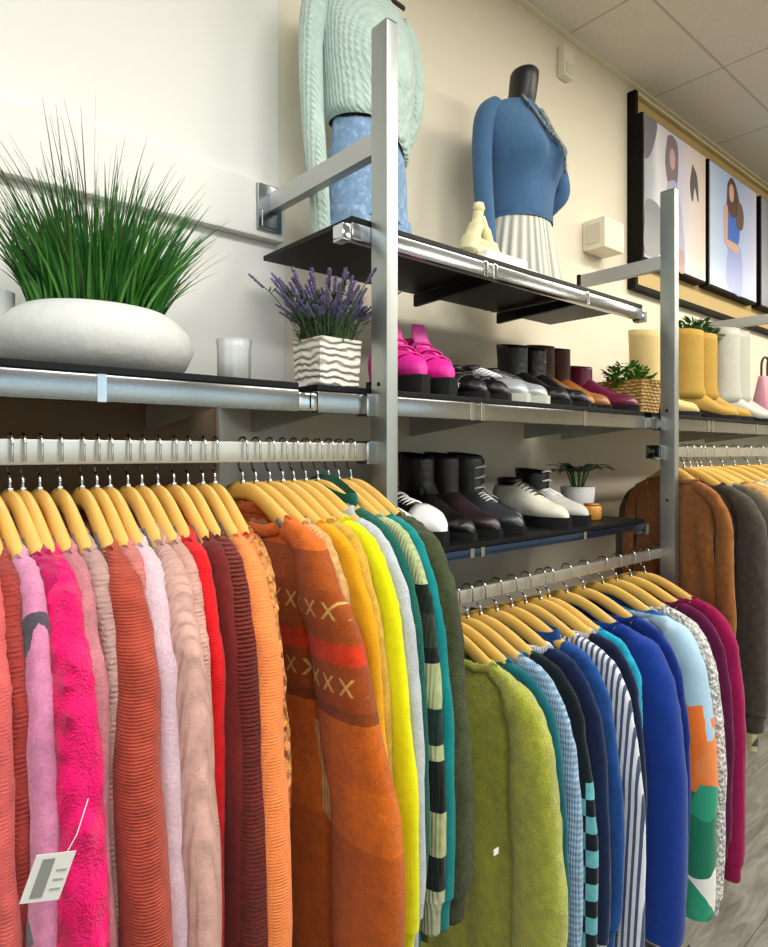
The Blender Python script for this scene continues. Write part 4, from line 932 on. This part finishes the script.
bx0 = xat(627, YW)
t = thing('display_board', (bx0, YW, H(.64)), 'long gold tan wall board in black frame behind the posters', 'board')
s = (bx0, YW, H(.64)); x1 = 6.2; z0, z1 = H(.64), H(1.413)
MB().box(bx0+.02, x1-.02, YW-.022, YW, z0+.02, z1-.02).build('panel', plain('gold_board', 'CDB173', .55, .1, .1, 4), t, shift=s)
m_fr = plain('black_frame', '0A0806', .6, spec=.15)
MB().box(bx0, bx0+.022, YW-.035, YW, z0, z1, .002).box(x1-.022, x1, YW-.035, YW, z0, z1, .002).box(bx0+.022, x1-.022, YW-.035, YW, z0, z0+.018, .002).build('frame', m_fr, t, shift=s)
MB().box(bx0+.022, x1-.022, YW-.035, YW, z1-.012, z1, .002).build('top_moulding', plain('pale_gold', 'E8D9A8', .4), t, shift=s)
PY = YW-.068
def poster(px0, lab, mats, shapes):
    t = thing('poster', (px0, PY, H(.745)), lab, 'poster', 'square fashion posters'); s_ = (px0, PY, H(.745)); S = .568
    MB().box(0, S, .003, .046, 0, S, .002).build('frame', m_fr, t)
    k = NT('poster_print'); k.obj(); k.b.inputs['Roughness'].default_value = .3
    r = k.n('ShaderNodeValToRGB'); e = r.color_ramp.elements
    while len(e) < len(mats): e.new(.5)
    for i, (p_, c_) in enumerate(mats): e[i].position = p_; e[i].color = lin(c_)
    nz = k.n('ShaderNodeTexNoise', _Scale=5.0, _Detail=3.0); k.l(k.obj(), nz.inputs[0])
    k.l(k.math('ADD', k.math('DIVIDE', k.x, S), k.math('MULTIPLY', k.math('SUBTRACT', nz.outputs[0], .5), .16)), r.inputs[0]); k.l(r.outputs[0], k.b.inputs['Base Color'])
    pr = MB().box(.01, S-.004, 0, .003, .01, S-.006).build('print', k.m, t)
    for i, (nm, col, pts) in enumerate(shapes):
        pp = crom([(a, b, 0) for a, b in pts+[pts[0]]], 5)[:-1]
        MB().prism([(p.x*S, p.y*S) for p in pp], -.0006-.0002*i, .001, 'y').build(nm, plain(nm, col, .3, 0, .2, 14), pr)
    return t
def ell(cx, cy, rx, ry): return [(cx+rx*math.cos(a), cy+ry*math.sin(a)) for a in [2*PI*i/8 for i in range(8)]]
p1x = xat(643, PY); p2x = xat(709, PY); p3x = xat(761, PY)
poster(p1x, 'large poster of a person in lilac by grey drapes, behind the second post',
       [(0, 'A9ABB2'), (.12, 'B9BCC6'), (.22, 'E4E4EA'), (.36, 'D8D4DE'), (.55, 'CFD0E6'), (.72, 'E8DCDC'), (1, 'E8D2C4')],
       [('dark_drape', '7A7A80', [(.02, .98), (.02, .7), (.12, .76), (.2, .98)]), ('hair', '8A7A80', [(.36, .95), (.32, .75), (.4, .55), (.5, .62), (.52, .9), (.44, .97)]),
        ('face', 'D8B2B0', ell(.43, .8, .045, .075)), ('gown', 'B9BADA', [(.36, .62), (.3, .3), (.34, .05), (.62, .05), (.6, .35), (.5, .64)]),
        ('grey_fold', '8E9094', [(.02, .3), (.06, .42), (.24, .4), (.3, .2), (.2, .05), (.02, .06)]), ('arm', 'C09A92', [(.5, .16), (.52, .02), (.62, .02), (.6, .17)]),
        ('leaf_print', '5E5E62', [(.76, .86), (.72, .7), (.76, .58), (.8, .7), (.86, .6), (.84, .78)])])
poster(p2x, 'pale blue poster of a long haired person in a bright blue top',
       [(0, 'C9D8F0'), (.3, 'B4CCF2'), (.6, 'A8C2EE'), (.85, 'C4CCF0'), (1, 'D4D8F2')],
       [('skirt', '9CAAE6', [(.38, .42), (.34, .1), (.5, .02), (.66, .04), (.66, .36), (.56, .44)]), ('hair', '5A3A34', [(.36, .9), (.34, .7), (.36, .56), (.5, .55), (.62, .6), (.62, .76), (.54, .92), (.44, .97)]),
        ('face', 'E4B4A4', ell(.44, .84, .05, .075)), ('blue_top', '2A6CD4', [(.32, .7), (.34, .44), (.58, .44), (.6, .68), (.46, .64)]), ('arm', 'E0B0A0', [(.28, .7), (.3, .42), (.35, .42), (.36, .7)]),
        ('hand_skin', 'DDB09E', [(.34, .44), (.34, .38), (.56, .36), (.57, .43)]), ('face_shadow_hair', '6A5044', [(.56, .78), (.54, .6), (.66, .58), (.7, .7), (.64, .8)])])
poster(p3x, 'dark edged poster cut off by the right picture edge', [(0, '9AA0B0'), (.4, '6A7484'), (1, 'B0B4C0')],
       [('hair', '3A3436', ell(.4, .75, .12, .16)), ('face', 'CCA698', ell(.42, .74, .05, .08))])

# ---------------------------------------------------------------- light
def area(name, loc, sx, sy, power, col, rot=(0, 0, 0)):
    d = bpy.data.lights.new(name, 'AREA'); d.shape = 'RECTANGLE'; d.size = sx; d.size_y = sy; d.energy = power; d.color = col
    o = bpy.data.objects.new(name, d); o.location = loc; o.rotation_euler = rot; C.objects.link(o); return o
warm = (1, .93, .80); cool = (.93, .97, 1)
for x, y, p_, c_ in ((-.9, -.3, 26, cool), (.7, -.3, 30, (1, .97, .92)), (2.3, -.2, 34, warm), (3.9, -.2, 34, warm), (5.8, -.2, 30, warm),
                     (-.6, -2.2, 24, cool), (1.4, -2.2, 28, (1, .97, .92)), (3.4, -2.2, 28, warm), (5.6, -2.2, 24, warm)):
    area('ceiling_troffer_light', (x, y, ZC-.02), 1.2, .6, p_, c_)
area('added_window_fill', (1.7, YB+.02, 1.5), 6.4, 1.9, 40, (.9, .96, 1), (-PI/2, 0, 0))  # added fill light behind the camera, brightens the lower garments
w = bpy.data.worlds.new('World'); bpy.context.scene.world = w; w.use_nodes = True
bg = w.node_tree.nodes['Background']
sky = w.node_tree.nodes.new('ShaderNodeTexSky'); sky.sky_type = 'NISHITA'; sky.sun_disc = False; sky.sun_elevation = .8
w.node_tree.links.new(sky.outputs[0], bg.inputs[0]); bg.inputs[1].default_value = .25

# ---------------------------------------------------------------- camera
cam = bpy.data.cameras.new('camera'); co = bpy.data.objects.new('camera', cam); C.objects.link(co)
co.location = (0, 0, CAMZ); co.rotation_euler = (PI/2, 0, -math.atan2(.6533, .7571))
cam.sensor_fit = 'HORIZONTAL'; cam.sensor_width = 36; cam.lens = 635/768*36; cam.shift_y = -21.5/768; cam.clip_start = .02
sc = bpy.context.scene; sc.camera = co
sc.view_settings.view_transform = 'Standard'; sc.view_settings.look = 'None'; sc.view_settings.gamma = 1; sc.view_settings.exposure = .24
